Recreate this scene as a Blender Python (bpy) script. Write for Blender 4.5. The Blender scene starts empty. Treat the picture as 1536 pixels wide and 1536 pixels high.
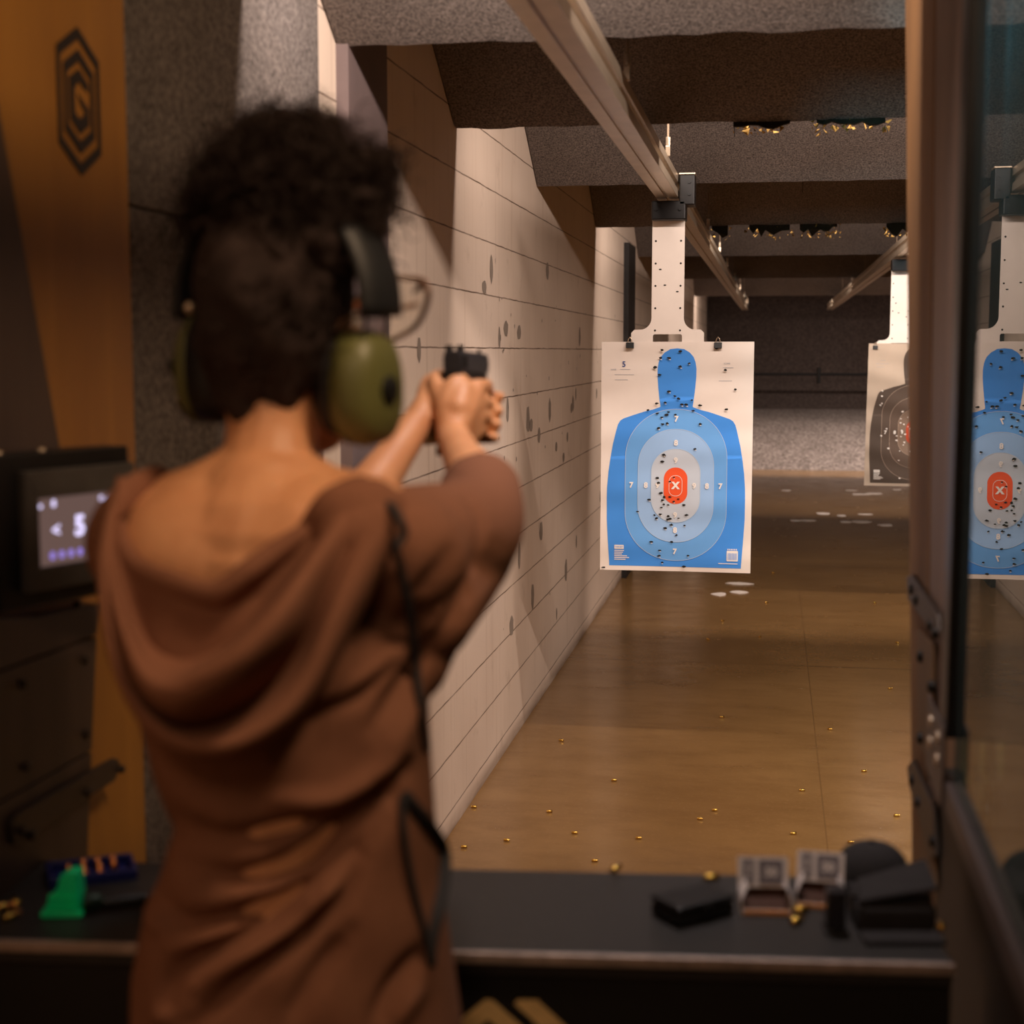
import bpy, bmesh, math, random
import numpy as np
from mathutils import Vector, Matrix
from mathutils.bvhtree import BVHTree
S = bpy.context.scene
COL = S.collection
rnd = random.Random(7)
# ------------------------------------------------------------------ camera
F = 2240.0; CAMH = 1.58
VX, VY = 1160.0, 527.0            # where the lane axis vanishes in the photograph
TH = math.atan((768 - VY) / F); PS = math.atan((VX - 768) / F * math.cos(TH))
CR = np.array([math.cos(PS), math.sin(PS), 0.0])
CF = np.array([-math.sin(PS) * math.cos(TH), math.cos(PS) * math.cos(TH), -math.sin(TH)])
CU = np.cross(CR, CF); CC = np.array([0, 0, CAMH])
def ray(x, y): return CR * (x - 768) / F - CU * (y - 768) / F + CF
def onD(x, y, D): r = ray(x, y); return CC + r * D / r[1]      # point seen at a pixel, at distance D down the lane
def onX(x, y, X): r = ray(x, y); return CC + r * X / r[0]      # ... on the plane x = X
def onZ(x, y, Z): r = ray(x, y); return CC + r * (Z - CAMH) / r[2]
def proj(P):
    d = np.asarray(P) - CC; z = d @ CF
    return 768 + F * (d @ CR) / z, 768 - F * (d @ CU) / z
cam = bpy.data.cameras.new('camera'); camo = bpy.data.objects.new('camera', cam); COL.objects.link(camo)
cam.sensor_fit = 'HORIZONTAL'; cam.sensor_width = 24.0; cam.lens = 24.0 * F / 1536
M = Matrix(((CR[0], CU[0], -CF[0], 0), (CR[1], CU[1], -CF[1], 0), (CR[2], CU[2], -CF[2], CAMH), (0, 0, 0, 1)))
camo.matrix_world = M
cam.clip_start = 0.05; cam.clip_end = 100
cam.dof.use_dof = True; cam.dof.focus_distance = 5.85; cam.dof.aperture_fstop = 2.3
S.camera = camo
S.view_settings.view_transform = 'Standard'; S.view_settings.look = 'None'
S.view_settings.exposure = 0.0; S.view_settings.gamma = 1.0; S.view_settings.use_curve_mapping = False
S.cycles.use_denoising = True; S.cycles.max_bounces = 8; S.cycles.diffuse_bounces = 4
S.cycles.caustics_reflective = False; S.cycles.caustics_refractive = False
S.cycles.sample_clamp_indirect = 4.0

# ------------------------------------------------------------------ materials
def srgb(r, g, b):
    f = lambda c: c / 12.92 if c <= 0.04045 else ((c + 0.055) / 1.055) ** 2.4
    return (f(r / 255), f(g / 255), f(b / 255), 1)
class NT:
    def __init__(s, name):
        s.m = bpy.data.materials.new(name); s.m.use_nodes = True
        s.t = s.m.node_tree; s.b = s.t.nodes['Principled BSDF']; s.out = s.t.nodes['Material Output']
    def n(s, typ, **kw):
        nd = s.t.nodes.new(typ)
        for k, v in kw.items():
            if k.startswith('i_'):
                key = k[2:]; key = int(key) if key.isdigit() else key.replace('_', ' ')
                nd.inputs[key].default_value = v
            else: setattr(nd, k, v)
        return nd
    def l(s, a, b): s.t.links.new(a, b)
    def coords(s, scale=(1, 1, 1), kind='Object'):
        tc = s.n('ShaderNodeTexCoord'); mp = s.n('ShaderNodeMapping'); mp.inputs['Scale'].default_value = scale
        s.l(tc.outputs[kind], mp.inputs['Vector']); return mp.outputs[0]
    def noise(s, vec, scale, detail=4, rough=0.6):
        nd = s.n('ShaderNodeTexNoise', i_Scale=scale, i_Detail=detail, i_Roughness=rough)
        s.l(vec, nd.inputs['Vector']); return nd.outputs['Fac']
    def ramp(s, fac, stops):
        r = s.n('ShaderNodeValToRGB'); e = r.color_ramp.elements
        while len(e) < len(stops): e.new(0.5)
        for k, (p, c) in enumerate(stops): e[k].position = p; e[k].color = c
        s.l(fac, r.inputs[0]); return r.outputs[0]
    def mix(s, fac, a, b, mode='MIX'):
        m = s.n('ShaderNodeMix', data_type='RGBA', blend_type=mode)
        for sock, v in ((m.inputs[0], fac), (m.inputs[6], a), (m.inputs[7], b)):
            if hasattr(v, 'links') or hasattr(v, 'is_linked'): s.l(v, sock)
            else: sock.default_value = v
        return m.outputs[2]
    def bump(s, h, strength=0.3, dist=0.01):
        b = s.n('ShaderNodeBump', i_Strength=strength, i_Distance=dist); s.l(h, b.inputs['Height']); s.l(b.outputs[0], s.b.inputs['Normal'])
    def col(s, v):
        if hasattr(v, 'is_linked'): s.l(v, s.b.inputs['Base Color'])
        else: s.b.inputs['Base Color'].default_value = v
    def set(s, **kw):
        for k, v in kw.items(): s.b.inputs[k.replace('_', ' ')].default_value = v
def g(v): return (v, v, v, 1)
def simple(name, c, rough=0.6, metal=0.0, var=0.12, scale=30, bump=0.0, bd=0.002, spec=0.5):
    t = NT(name); v = t.coords(); nz = t.noise(v, scale)
    lo = tuple(x * (1 - var) for x in c[:3]) + (1,); hi = tuple(min(1, x * (1 + var)) for x in c[:3]) + (1,)
    t.col(t.ramp(nz, [(0.3, lo), (0.7, hi)])); t.set(Roughness=rough, Metallic=metal); t.b.inputs['Specular IOR Level'].default_value = spec
    if bump: t.bump(nz, bump, bd)
    return t.m
def emis(name, c, s):
    t = NT(name); t.col((0, 0, 0, 1)); t.b.inputs['Emission Color'].default_value = c; t.b.inputs['Emission Strength'].default_value = s
    return t.m
MAT = {}
def m_wall():
    t = NT('painted_block'); tc = t.n('ShaderNodeTexCoord'); sx = t.n('ShaderNodeSeparateXYZ'); t.l(tc.outputs['Object'], sx.inputs[0])
    cb = t.n('ShaderNodeCombineXYZ'); t.l(sx.outputs[1], cb.inputs[0])
    ad = t.n('ShaderNodeMath', operation='ADD', i_1=0.118); t.l(sx.outputs[2], ad.inputs[0])
    wn = t.n('ShaderNodeTexNoise', i_Scale=9.0, i_Detail=3.0); t.l(tc.outputs['Object'], wn.inputs['Vector'])
    wm = t.n('ShaderNodeMath', operation='MULTIPLY_ADD', i_1=0.006, i_2=-0.003); t.l(wn.outputs['Fac'], wm.inputs[0])
    a2 = t.n('ShaderNodeMath', operation='ADD'); t.l(ad.outputs[0], a2.inputs[0]); t.l(wm.outputs[0], a2.inputs[1]); t.l(a2.outputs[0], cb.inputs[1])
    br = t.n('ShaderNodeTexBrick', offset=0.5, i_Scale=1.0, i_Mortar_Size=0.0018, i_Mortar_Smooth=0.3, i_Bias=0.0, i_Brick_Width=0.38, i_Row_Height=0.19)
    t.l(cb.outputs[0], br.inputs['Vector'])
    # only the bed joints are dark: the head joints are filled with paint
    fr = t.n('ShaderNodeMath', operation='PINGPONG', i_1=0.095); t.l(a2.outputs[0], fr.inputs[0])
    lt = t.n('ShaderNodeMapRange', i_From_Min=0.0014, i_From_Max=0.0034, i_To_Min=1.0, i_To_Max=0.0); t.l(fr.outputs[0], lt.inputs[0])
    v = t.coords(); big = t.noise(v, 0.9, 3); fine = t.noise(v, 140, 3); mid = t.noise(v, 6, 6)
    base = t.ramp(big, [(0.3, srgb(205, 184, 166)), (0.7, srgb(224, 204, 186))])
    sv = t.coords((6, 22, 1.2)); streak = t.noise(sv, 1.0, 4)
    base = t.mix(t.ramp(streak, [(0.58, g(0)), (0.75, g(0.35))]), base, srgb(168, 140, 116))
    base = t.mix(t.ramp(mid, [(0.62, g(0)), (0.72, g(0.25))]), base, srgb(150, 128, 108))
    jm = t.noise(t.coords((1, 1.5, 1)), 3.0, 4)
    jf = t.n('ShaderNodeMath', operation='MULTIPLY'); t.l(lt.outputs[0], jf.inputs[0]); t.l(t.ramp(jm, [(0.3, g(0.45)), (0.6, g(1))]), jf.inputs[1])
    c = t.mix(jf.outputs[0], base, srgb(92, 70, 54))
    hf = t.n('ShaderNodeMath', operation='MULTIPLY', i_1=0.22); t.l(br.outputs['Fac'], hf.inputs[0])
    c = t.mix(hf.outputs[0], c, srgb(120, 96, 78))
    # grime near the floor
    gm = t.n('ShaderNodeMapRange', i_From_Min=0.0, i_From_Max=0.06, i_To_Min=0.8, i_To_Max=0.0); t.l(sx.outputs[2], gm.inputs[0])
    gn = t.n('ShaderNodeMath', operation='MULTIPLY'); t.l(gm.outputs[0], gn.inputs[0]); t.l(t.ramp(t.noise(t.coords((1, 1.2, 8)), 2, 3), [(0.35, g(0.5)), (0.6, g(1))]), gn.inputs[1])
    c = t.mix(gn.outputs[0], c, srgb(96, 66, 42))
    t.col(c); t.set(Roughness=0.75)
    h = t.n('ShaderNodeMath', operation='MULTIPLY_ADD', i_1=-4.0); t.l(br.outputs['Fac'], h.inputs[0]); t.l(fine, h.inputs[2])
    t.bump(h.outputs[0], 0.35, 0.002); return t.m
def m_carpet(name, lo, hi, sc=90, bump=0.6, dots=True):
    t = NT(name); v = t.coords(); a = t.noise(v, sc, 4, 0.75); b = t.noise(v, 2.0, 3)
    c = t.ramp(a, [(0.33, lo), (0.68, hi)])
    c = t.mix(t.ramp(b, [(0.4, g(0.0)), (0.75, g(0.3))]), c, lo)
    if dots:
        vo = t.n('ShaderNodeTexVoronoi', i_Scale=10.0); t.l(v, vo.inputs['Vector'])
        sx = t.n('ShaderNodeSeparateXYZ'); t.l(v, sx.inputs[0]); gt = t.n('ShaderNodeMapRange', i_From_Min=3.7, i_From_Max=6.5); t.l(sx.outputs[1], gt.inputs[0])
        mu = t.n('ShaderNodeMath', operation='MULTIPLY'); t.l(t.ramp(vo.outputs['Distance'], [(0.09, g(0.9)), (0.12, g(0))]), mu.inputs[0]); t.l(gt.outputs[0], mu.inputs[1])
        c = t.mix(mu.outputs[0], c, g(0.006))
    t.col(c); t.set(Roughness=0.95); t.b.inputs['Specular IOR Level'].default_value = 0.15
    t.bump(a, bump, 0.006); return t.m
def m_floor():
    t = NT('polished_concrete'); v = t.coords()
    a = t.noise(v, 1.1, 5); b = t.noise(t.coords((1.0, 2.5, 1)), 3.0, 6, 0.65); c3 = t.noise(v, 60, 4)
    c = t.ramp(a, [(0.3, srgb(126, 93, 54)), (0.7, srgb(150, 114, 70))])
    c = t.mix(t.ramp(b, [(0.45, g(0)), (0.75, g(0.55))]), c, srgb(104, 72, 36))
    c = t.mix(t.ramp(c3, [(0.55, g(0)), (0.8, g(0.3))]), c, srgb(170, 134, 92))
    sx = t.n('ShaderNodeSeparateXYZ'); t.l(v, sx.inputs[0])
    # saw-cut joints across and along the lane
    def joint(out, step, w, off):
        ad = t.n('ShaderNodeMath', operation='ADD', i_1=off); t.l(out, ad.inputs[0])
        p = t.n('ShaderNodeMath', operation='PINGPONG', i_1=step / 2); t.l(ad.outputs[0], p.inputs[0])
        r = t.n('ShaderNodeMapRange', i_From_Min=w * 0.4, i_From_Max=w, i_To_Min=0.7, i_To_Max=0.0); t.l(p.outputs[0], r.inputs[0]); return r.outputs[0]
    c = t.mix(joint(sx.outputs[1], 3.6, 0.006, -7.56 + 3.6 * 3), c, srgb(58, 40, 24))
    c = t.mix(joint(sx.outputs[0], 2.4, 0.004, -0.2 + 2.4), c, srgb(112, 82, 48))
    t.col(c)
    r = t.ramp(b, [(0.3, g(0.17)), (0.75, g(0.3))]); t.l(r, t.b.inputs['Roughness'])
    t.b.inputs['Specular IOR Level'].default_value = 0.5
    t.bump(b, 0.03, 0.01); return t.m
def m_wood(name, lo, hi, rough=0.45):
    t = NT(name); v = t.coords((9, 9, 0.7)); w = t.n('ShaderNodeTexWave', i_Scale=1.4, i_Distortion=6.0, i_Detail=3.0, i_Detail_Scale=1.2); t.l(v, w.inputs['Vector'])
    nz = t.noise(t.coords((2, 2, 0.6)), 2.2, 4)
    c = t.mix(0.35, t.ramp(nz, [(0.35, lo), (0.7, hi)]), t.ramp(w.outputs['Fac'], [(0.2, lo), (0.9, hi)]))
    t.col(c); t.set(Roughness=rough); return t.m
MAT['wall'] = m_wall()
MAT['baffle'] = m_carpet('rough_baffle_fibre', srgb(60, 55, 52), srgb(150, 137, 130), 150)
MAT['acoustic'] = m_carpet('acoustic_fibre', srgb(54, 50, 48), srgb(134, 124, 119), 120, 0.5, False)
MAT['rubber'] = m_carpet('granulated_rubber', srgb(70, 60, 56), srgb(190, 176, 168), 26, 0.9, False)
MAT['darkwall'] = m_carpet('dark_back_panel', srgb(60, 52, 48), srgb(92, 80, 75), 30, 0.3, False)
MAT['floor'] = m_floor()
MAT['ceil'] = simple('dark_ceiling', srgb(60, 54, 50), 0.9)
MAT['room'] = simple('dim_room_paint', srgb(86, 70, 58), 0.85)
MAT['post'] = simple('painted_steel_post', srgb(110, 94, 92), 0.55, 0.0, 0.12, 6)
MAT['blackpost'] = simple('black_post', srgb(34, 30, 28), 0.6, 0, 0.3, 20)
MAT['alu'] = simple('brushed_aluminium', srgb(200, 182, 160), 0.38, 0.75, 0.08, 12)
MAT['zinc'] = simple('zinc_hardware', srgb(225, 205, 180), 0.3, 0.9)
MAT['rodsteel'] = simple('dull_rod_steel', srgb(150, 130, 110), 0.6, 0.6)
MAT['blackmetal'] = simple('black_metal', srgb(22, 20, 20), 0.4, 0.3)
MAT['blackplastic'] = simple('black_plastic', srgb(20, 19, 20), 0.45, 0)
MAT['gunblack'] = simple('gun_slide', srgb(70, 72, 82), 0.38, 0.6)
MAT['white'] = simple('white_plastic_hanger', srgb(236, 224, 214), 0.45, 0, 0.03, 8)
MAT['paper'] = simple('target_paper', srgb(240, 228, 218), 0.8, 0, 0.03, 5)
MAT['oldpaper'] = simple('aged_target_paper', srgb(186, 168, 150), 0.85, 0, 0.06, 5)
MAT['yellow'] = m_wood('amber_plywood', srgb(146, 98, 34), srgb(174, 122, 48), 0.5)
MAT['edgeply'] = m_wood('plywood_edge', srgb(112, 78, 44), srgb(140, 100, 58), 0.7)
MAT['darkboard'] = m_wood('dark_stained_board', srgb(58, 44, 36), srgb(84, 66, 54), 0.55)
MAT['mauve'] = m_wood('weathered_board', srgb(112, 90, 80), srgb(140, 114, 100), 0.6)
MAT['blackboard'] = simple('black_painted_board', srgb(16, 13, 12), 0.6)
MAT['counter'] = simple('black_rubber_mat', srgb(42, 39, 38), 0.5, 0, 0.15, 60, 0.15, 0.001)
MAT['logo'] = simple('dark_logo_vinyl', srgb(34, 26, 22), 0.6)
MAT['goldlogo'] = simple('gold_logo_paint', srgb(236, 196, 134), 0.6)
MAT['brass'] = simple('brass', srgb(232, 186, 92), 0.25, 1.0, 0.05)
MAT['copper'] = simple('copper_bullet', srgb(200, 130, 84), 0.3, 1.0, 0.05)
MAT['insul'] = simple('yellow_insulation', srgb(168, 130, 58), 0.9, 0, 0.3, 40, 0.4)
MAT['torncav'] = simple('torn_olive_cavity', srgb(46, 36, 22), 0.95, 0, 0.4, 40)
MAT['torn'] = simple('torn_cavity', srgb(22, 18, 14), 0.95)
MAT['hole'] = simple('bullet_hole', srgb(28, 24, 22), 0.9)
MAT['patch'] = simple('grey_wall_patch', srgb(138, 124, 112), 0.85, 0, 0.1, 20)
def glass():
    t = NT('tinted_glass'); t.t.nodes.remove(t.b)
    gl = t.n('ShaderNodeBsdfGlossy', i_Roughness=0.0); gl.inputs['Color'].default_value = (1, 1, 1, 1)
    tr = t.n('ShaderNodeBsdfTransparent'); tr.inputs['Color'].default_value = (0.62, 0.83, 0.86, 1)
    fr = t.n('ShaderNodeFresnel', i_IOR=1.5)
    ms = t.n('ShaderNodeMixShader'); t.l(fr.outputs[0], ms.inputs[0]); t.l(tr.outputs[0], ms.inputs[1]); t.l(gl.outputs[0], ms.inputs[2])
    d1 = t.n('ShaderNodeBsdfDiffuse'); d1.inputs['Color'].default_value = (0.35, 0.5, 0.52, 1); d2 = t.n('ShaderNodeBsdfTranslucent'); d2.inputs['Color'].default_value = (0.35, 0.5, 0.52, 1)  # teal film: blue-green haze put into the glass colour
    df = t.n('ShaderNodeMixShader', i_0=0.5); t.l(d1.outputs[0], df.inputs[1]); t.l(d2.outputs[0], df.inputs[2])
    nz = t.noise(t.coords(), 3.0, 3); mr = t.n('ShaderNodeMapRange', i_To_Min=0.05, i_To_Max=0.15); t.l(nz, mr.inputs[0])
    m2 = t.n('ShaderNodeMixShader'); t.l(mr.outputs[0], m2.inputs[0]); t.l(ms.outputs[0], m2.inputs[1]); t.l(df.outputs[0], m2.inputs[2])
    t.l(m2.outputs[0], t.out.inputs['Surface']); return t.m
MAT['glass'] = glass()

# ------------------------------------------------------------------ mesh helpers
class MB:
    def __init__(s): s.v = []; s.f = []; s.m = []; s.sm = []; s.cm = 0; s.csm = False
    def add(s, vs, fs):
        k = len(s.v); s.v += [tuple(map(float, p)) for p in vs]
        for f in fs: s.f.append([i + k for i in f]); s.m.append(s.cm); s.sm.append(s.csm)
    def box(s, lo, hi, mat=None):
        x0, y0, z0 = lo; x1, y1, z1 = hi
        vs = [(x0, y0, z0), (x1, y0, z0), (x1, y1, z0), (x0, y1, z0), (x0, y0, z1), (x1, y0, z1), (x1, y1, z1), (x0, y1, z1)]
        if mat is not None: vs = [mat @ Vector(p) for p in vs]
        s.add(vs, [(3, 2, 1, 0), (4, 5, 6, 7), (0, 1, 5, 4), (1, 2, 6, 5), (2, 3, 7, 6), (3, 0, 4, 7)]); return s
    def cbox(s, c, sz, mat=None):
        return s.box([c[i] - sz[i] / 2 for i in range(3)], [c[i] + sz[i] / 2 for i in range(3)], mat)
    def slab(s, pts, off):
        """polygon pts (3D, planar) extruded by vector off"""
        n = len(pts); P = [np.asarray(p, float) for p in pts]; o = np.asarray(off, float)
        nrm = np.zeros(3)
        for i in range(n): nrm += np.cross(P[i] - P[0], P[(i + 1) % n] - P[0])
        if nrm @ o > 0: P = P[::-1]
        s.add(P + [p + o for p in P], [list(range(n)), list(range(2 * n - 1, n - 1, -1))] + [[(i + 1) % n, i, n + i, n + (i + 1) % n] for i in range(n)]); return s
    def tube(s, pts, rad, seg=10, cap=True, flat=None):
        """tapered tube; rad = number / list of numbers or (a, b) pairs; flat = reference axis for the a radius"""
        P = [Vector(p) for p in pts]; n = len(P)
        if not isinstance(rad, (list, tuple)) or (isinstance(rad, tuple)): rad = [rad] * n
        ref = Vector(flat) if flat is not None else None; vs = []; prev = None
        for i in range(n):
            t = (P[min(i + 1, n - 1)] - P[max(i - 1, 0)]).normalized()
            if ref is not None: a = (ref - t * ref.dot(t))
            elif prev is None: a = t.orthogonal()
            else: a = prev - t * prev.dot(t)
            a.normalize(); prev = a; b = t.cross(a)
            r = rad[i]; ra, rb = r if isinstance(r, tuple) else (r, r)
            for k in range(seg):
                q = 2 * math.pi * k / seg; vs.append(P[i] + a * (ra * math.cos(q)) + b * (rb * math.sin(q)))
        fs = [[i * seg + k, i * seg + (k + 1) % seg, (i + 1) * seg + (k + 1) % seg, (i + 1) * seg + k] for i in range(n - 1) for k in range(seg)]
        if cap: fs += [list(range(seg - 1, -1, -1)), [(n - 1) * seg + k for k in range(seg)]]
        s.add(vs, fs); return s
    def ell(s, c, r, mat=None, nu=20, nv=12):
        vs = []; 
        for j in range(1, nv):
            th = math.pi * j / nv
            for i in range(nu):
                ph = 2 * math.pi * i / nu; vs.append((r[0] * math.sin(th) * math.cos(ph), r[1] * math.sin(th) * math.sin(ph), r[2] * math.cos(th)))
        vs += [(0, 0, r[2]), (0, 0, -r[2])]; top = len(vs) - 2; bot = top + 1; fs = []
        for j in range(nv - 2):
            for i in range(nu): fs.append([j * nu + i, (j + 1) * nu + i, (j + 1) * nu + (i + 1) % nu, j * nu + (i + 1) % nu])
        for i in range(nu): fs.append([top, i, (i + 1) % nu]); fs.append([bot, (nv - 2) * nu + (i + 1) % nu, (nv - 2) * nu + i])
        R = mat.to_3x3() if mat is not None else Matrix.Identity(3)
        s.add([R @ Vector(p) + Vector(c) for p in vs], fs); return s
    def loft(s, rings, cap=True):
        seg = len(rings[0]); n = len(rings); vs = [p for r in rings for p in r]
        fs = [[i * seg + k, i * seg + (k + 1) % seg, (i + 1) * seg + (k + 1) % seg, (i + 1) * seg + k] for i in range(n - 1) for k in range(seg)]
        if cap: fs += [list(range(seg - 1, -1, -1)), [(n - 1) * seg + k for k in range(seg)]]
        s.add(vs, fs); return s
    def build(s, name, mats, parent=None, smooth=None, bevel=0, seg=2, auto=False):
        me = bpy.data.meshes.new(name); off = np.array(wloc(parent)) if parent is not None else np.zeros(3)
        me.from_pydata([tuple(np.array(p) - off) for p in s.v], [], s.f)
        if not isinstance(mats, (list, tuple)): mats = [mats]
        for m in mats: me.materials.append(MAT[m] if isinstance(m, str) else m)
        me.polygons.foreach_set('material_index', s.m)
        me.polygons.foreach_set('use_smooth', [bool(x) if smooth is None else smooth for x in s.sm])
        me.update()
        bm = bmesh.new(); bm.from_mesh(me); bmesh.ops.recalc_face_normals(bm, faces=bm.faces); bm.to_mesh(me); bm.free()
        o = bpy.data.objects.new(name, me); COL.objects.link(o)
        if parent is not None: o.parent = parent
        if bevel:
            b = o.modifiers.new('bevel', 'BEVEL'); b.width = bevel; b.segments = seg; b.limit_method = 'ANGLE'
        if auto: shade_auto(me)
        return o
def shade_auto(me, ang=40):
    me.polygons.foreach_set('use_smooth', [True] * len(me.polygons))
    bm = bmesh.new(); bm.from_mesh(me)
    for e in bm.edges:
        if len(e.link_faces) == 2: e.smooth = e.calc_face_angle(0) < math.radians(ang)
    bm.to_mesh(me); bm.free()
def wloc(o):
    p = np.zeros(3)
    while o is not None: p = p + np.array(o.location); o = o.parent
    return p
def thing(name, label, cat, loc, group=None):
    o = bpy.data.objects.new(name, None); COL.objects.link(o); o.location = loc; o.empty_display_size = 0.05
    return tag(o, label, cat, group)
def tag(o, label, cat, group=None):
    o['label'] = label; o['category'] = cat
    if group: o['group'] = group
    return o
def struct(o, label=None):
    o['kind'] = 'structure'
    if label: o['label'] = label
    return o
def dup(root, loc, rot=None, label=None):
    r = root.copy(); COL.objects.link(r); r.location = loc
    if rot is not None: r.rotation_euler = rot
    if label: r['label'] = label
    for ch in list(root.children):
        c = ch.copy(); COL.objects.link(c); c.parent = r
        for gch in ch.children:
            d = gch.copy(); COL.objects.link(d); d.parent = c
    return r
def mesh_obj(name, me, mats, parent=None):
    me.materials.clear()
    for m in (mats if isinstance(mats, (list, tuple)) else [mats]): me.materials.append(MAT[m] if isinstance(m, str) else m)
    o = bpy.data.objects.new(name, me); COL.objects.link(o)
    if parent is not None: o.parent = parent
    return o
def curve_mesh(splines, ext=0.0):
    """filled 2D outline (first outlines, then holes) -> (verts, faces) in the xy plane"""
    cu = bpy.data.curves.new('outline', 'CURVE'); cu.dimensions = '2D'; cu.fill_mode = 'BOTH'; cu.extrude = ext
    for pts in splines:
        sp = cu.splines.new('POLY'); sp.points.add(len(pts) - 1)
        for p, q in zip(sp.points, pts): p.co = (q[0], q[1], 0, 1)
        sp.use_cyclic_u = True
    return _tomesh(cu)
def text_mesh(txt, size, bold=0.0, ext=0.0, align='CENTER'):
    cu = bpy.data.curves.new('txt', 'FONT'); cu.body = txt; cu.size = size; cu.align_x = align; cu.align_y = 'CENTER'; cu.offset = bold; cu.extrude = ext
    cu.resolution_u = 3
    return _tomesh(cu)
def _tomesh(cu):
    o = bpy.data.objects.new('tmp', cu); COL.objects.link(o)
    dg = bpy.context.evaluated_depsgraph_get(); me = bpy.data.meshes.new_from_object(o.evaluated_get(dg))
    vs = [tuple(v.co) for v in me.vertices]; fs = [list(p.vertices) for p in me.polygons]
    bpy.data.objects.remove(o); bpy.data.curves.remove(cu); bpy.data.meshes.remove(me)
    return vs, fs
def stad(hw, hh, r, n=10, cx=0, cy=0):
    """rounded rectangle"""
    r = min(r, hw, hh); pts = []
    for sx, sy, a0 in ((1, 1, 0), (-1, 1, 90), (-1, -1, 180), (1, -1, 270)):
        for k in range(n + 1):
            a = math.radians(a0 + 90 * k / n); pts.append((cx + sx * (hw - r) + r * math.cos(a), cy + sy * (hh - r) + r * math.sin(a)))
    return pts
MAT['edgealu'] = simple('worn_edge_metal', srgb(170, 150, 140), 0.5, 0.4, 0.25, 40)
MAT['darkmetal'] = simple('dark_steel_strap', srgb(52, 42, 36), 0.5, 0.3)
MAT['bezel'] = simple('grey_bezel', srgb(74, 70, 68), 0.45, 0.1)
MAT['sideply'] = m_wood('brown_side_board', srgb(96, 70, 44), srgb(124, 92, 58), 0.6)
MAT['framealu'] = simple('grey_frame_metal', srgb(88, 78, 76), 0.5, 0.4, 0.1, 12)
MAT['cardwhite'] = simple('white_carton', srgb(222, 210, 204), 0.7, 0, 0.04)
MAT['cardprint'] = simple('grey_carton_print', srgb(120, 112, 116), 0.7, 0, 0.15, 90)
MAT['cardbrown'] = simple('brown_card_insert', srgb(62, 32, 15), 0.8)
MAT['cardorange'] = simple('orange_card', srgb(230, 152, 64), 0.75)
MAT['magsteel'] = simple('magazine_steel', srgb(58, 56, 60), 0.35, 0.6)
MAT['darkfabric'] = simple('dark_fabric', srgb(34, 30, 31), 0.9, 0, 0.2, 60, 0.3)
MAT['neon'] = simple('neon_green_plastic', (0.0, 0.95, 0.36, 1), 0.4, 0, 0.04)
MAT['bluetray'] = simple('navy_blue_plastic', srgb(26, 32, 96), 0.4)
MAT['darkgreen'] = simple('dark_green_metal', srgb(26, 46, 34), 0.4, 0.4)
MAT['screen'] = emis('lit_screen', srgb(112, 88, 82), 0.8)
MAT['screentext'] = emis('lit_screen_text', srgb(226, 214, 255), 1.3)
MAT['screenbutton'] = emis('lit_screen_button', srgb(150, 128, 216), 1.0)
def m_skin():
    t = NT('skin'); v = t.coords(); n = t.noise(v, 14, 4); t.col(t.ramp(n, [(0.3, srgb(198, 138, 98)), (0.7, srgb(216, 158, 116))])); t.set(Roughness=0.5)
    t.b.inputs['Subsurface Weight'].default_value = 0.12; t.b.inputs['Subsurface Radius'].default_value = (0.012, 0.005, 0.003); return t.m
MAT['skin'] = m_skin()
MAT['hoodie'] = simple('brown_sweat_cloth', srgb(128, 86, 66), 0.9, 0, 0.06, 120, 0.1, 0.001, 0.2)
MAT['cord'] = simple('dark_navy_cord', srgb(34, 32, 36), 0.8)
MAT['trouser'] = simple('dark_trouser_cloth', srgb(40, 38, 40), 0.9)
MAT['hair'] = simple('dark_brown_hair', srgb(52, 41, 38), 0.8, 0, 0.25, 30, 0.5, 0.004, 0.12)
MAT['eyewhite'] = simple('eye', srgb(225, 215, 205), 0.2)
MAT['olive'] = simple('olive_green_plastic', srgb(98, 98, 54), 0.45, 0, 0.05)
MAT['darkolive'] = simple('dark_olive_cover', srgb(60, 50, 34), 0.5)
MAT['cushion'] = simple('black_ear_cushion', srgb(22, 21, 24), 0.55)
MAT['bandblack'] = simple('black_headband', srgb(22, 22, 25), 0.55)
MAT['brownframe'] = simple('brown_glasses_frame', srgb(110, 76, 50), 0.35)
def m_lens():
    t = NT('clear_lens'); t.t.nodes.remove(t.b); tr = t.n('ShaderNodeBsdfTransparent'); tr.inputs['Color'].default_value = (.93, .90, .84, 1); gl = t.n('ShaderNodeBsdfGlossy', i_Roughness=0.03)
    fr = t.n('ShaderNodeFresnel', i_IOR=1.4); ms = t.n('ShaderNodeMixShader'); t.l(fr.outputs[0], ms.inputs[0]); t.l(tr.outputs[0], ms.inputs[1]); t.l(gl.outputs[0], ms.inputs[2]); t.l(ms.outputs[0], t.out.inputs['Surface']); return t.m
MAT['lensglass'] = m_lens()
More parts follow.
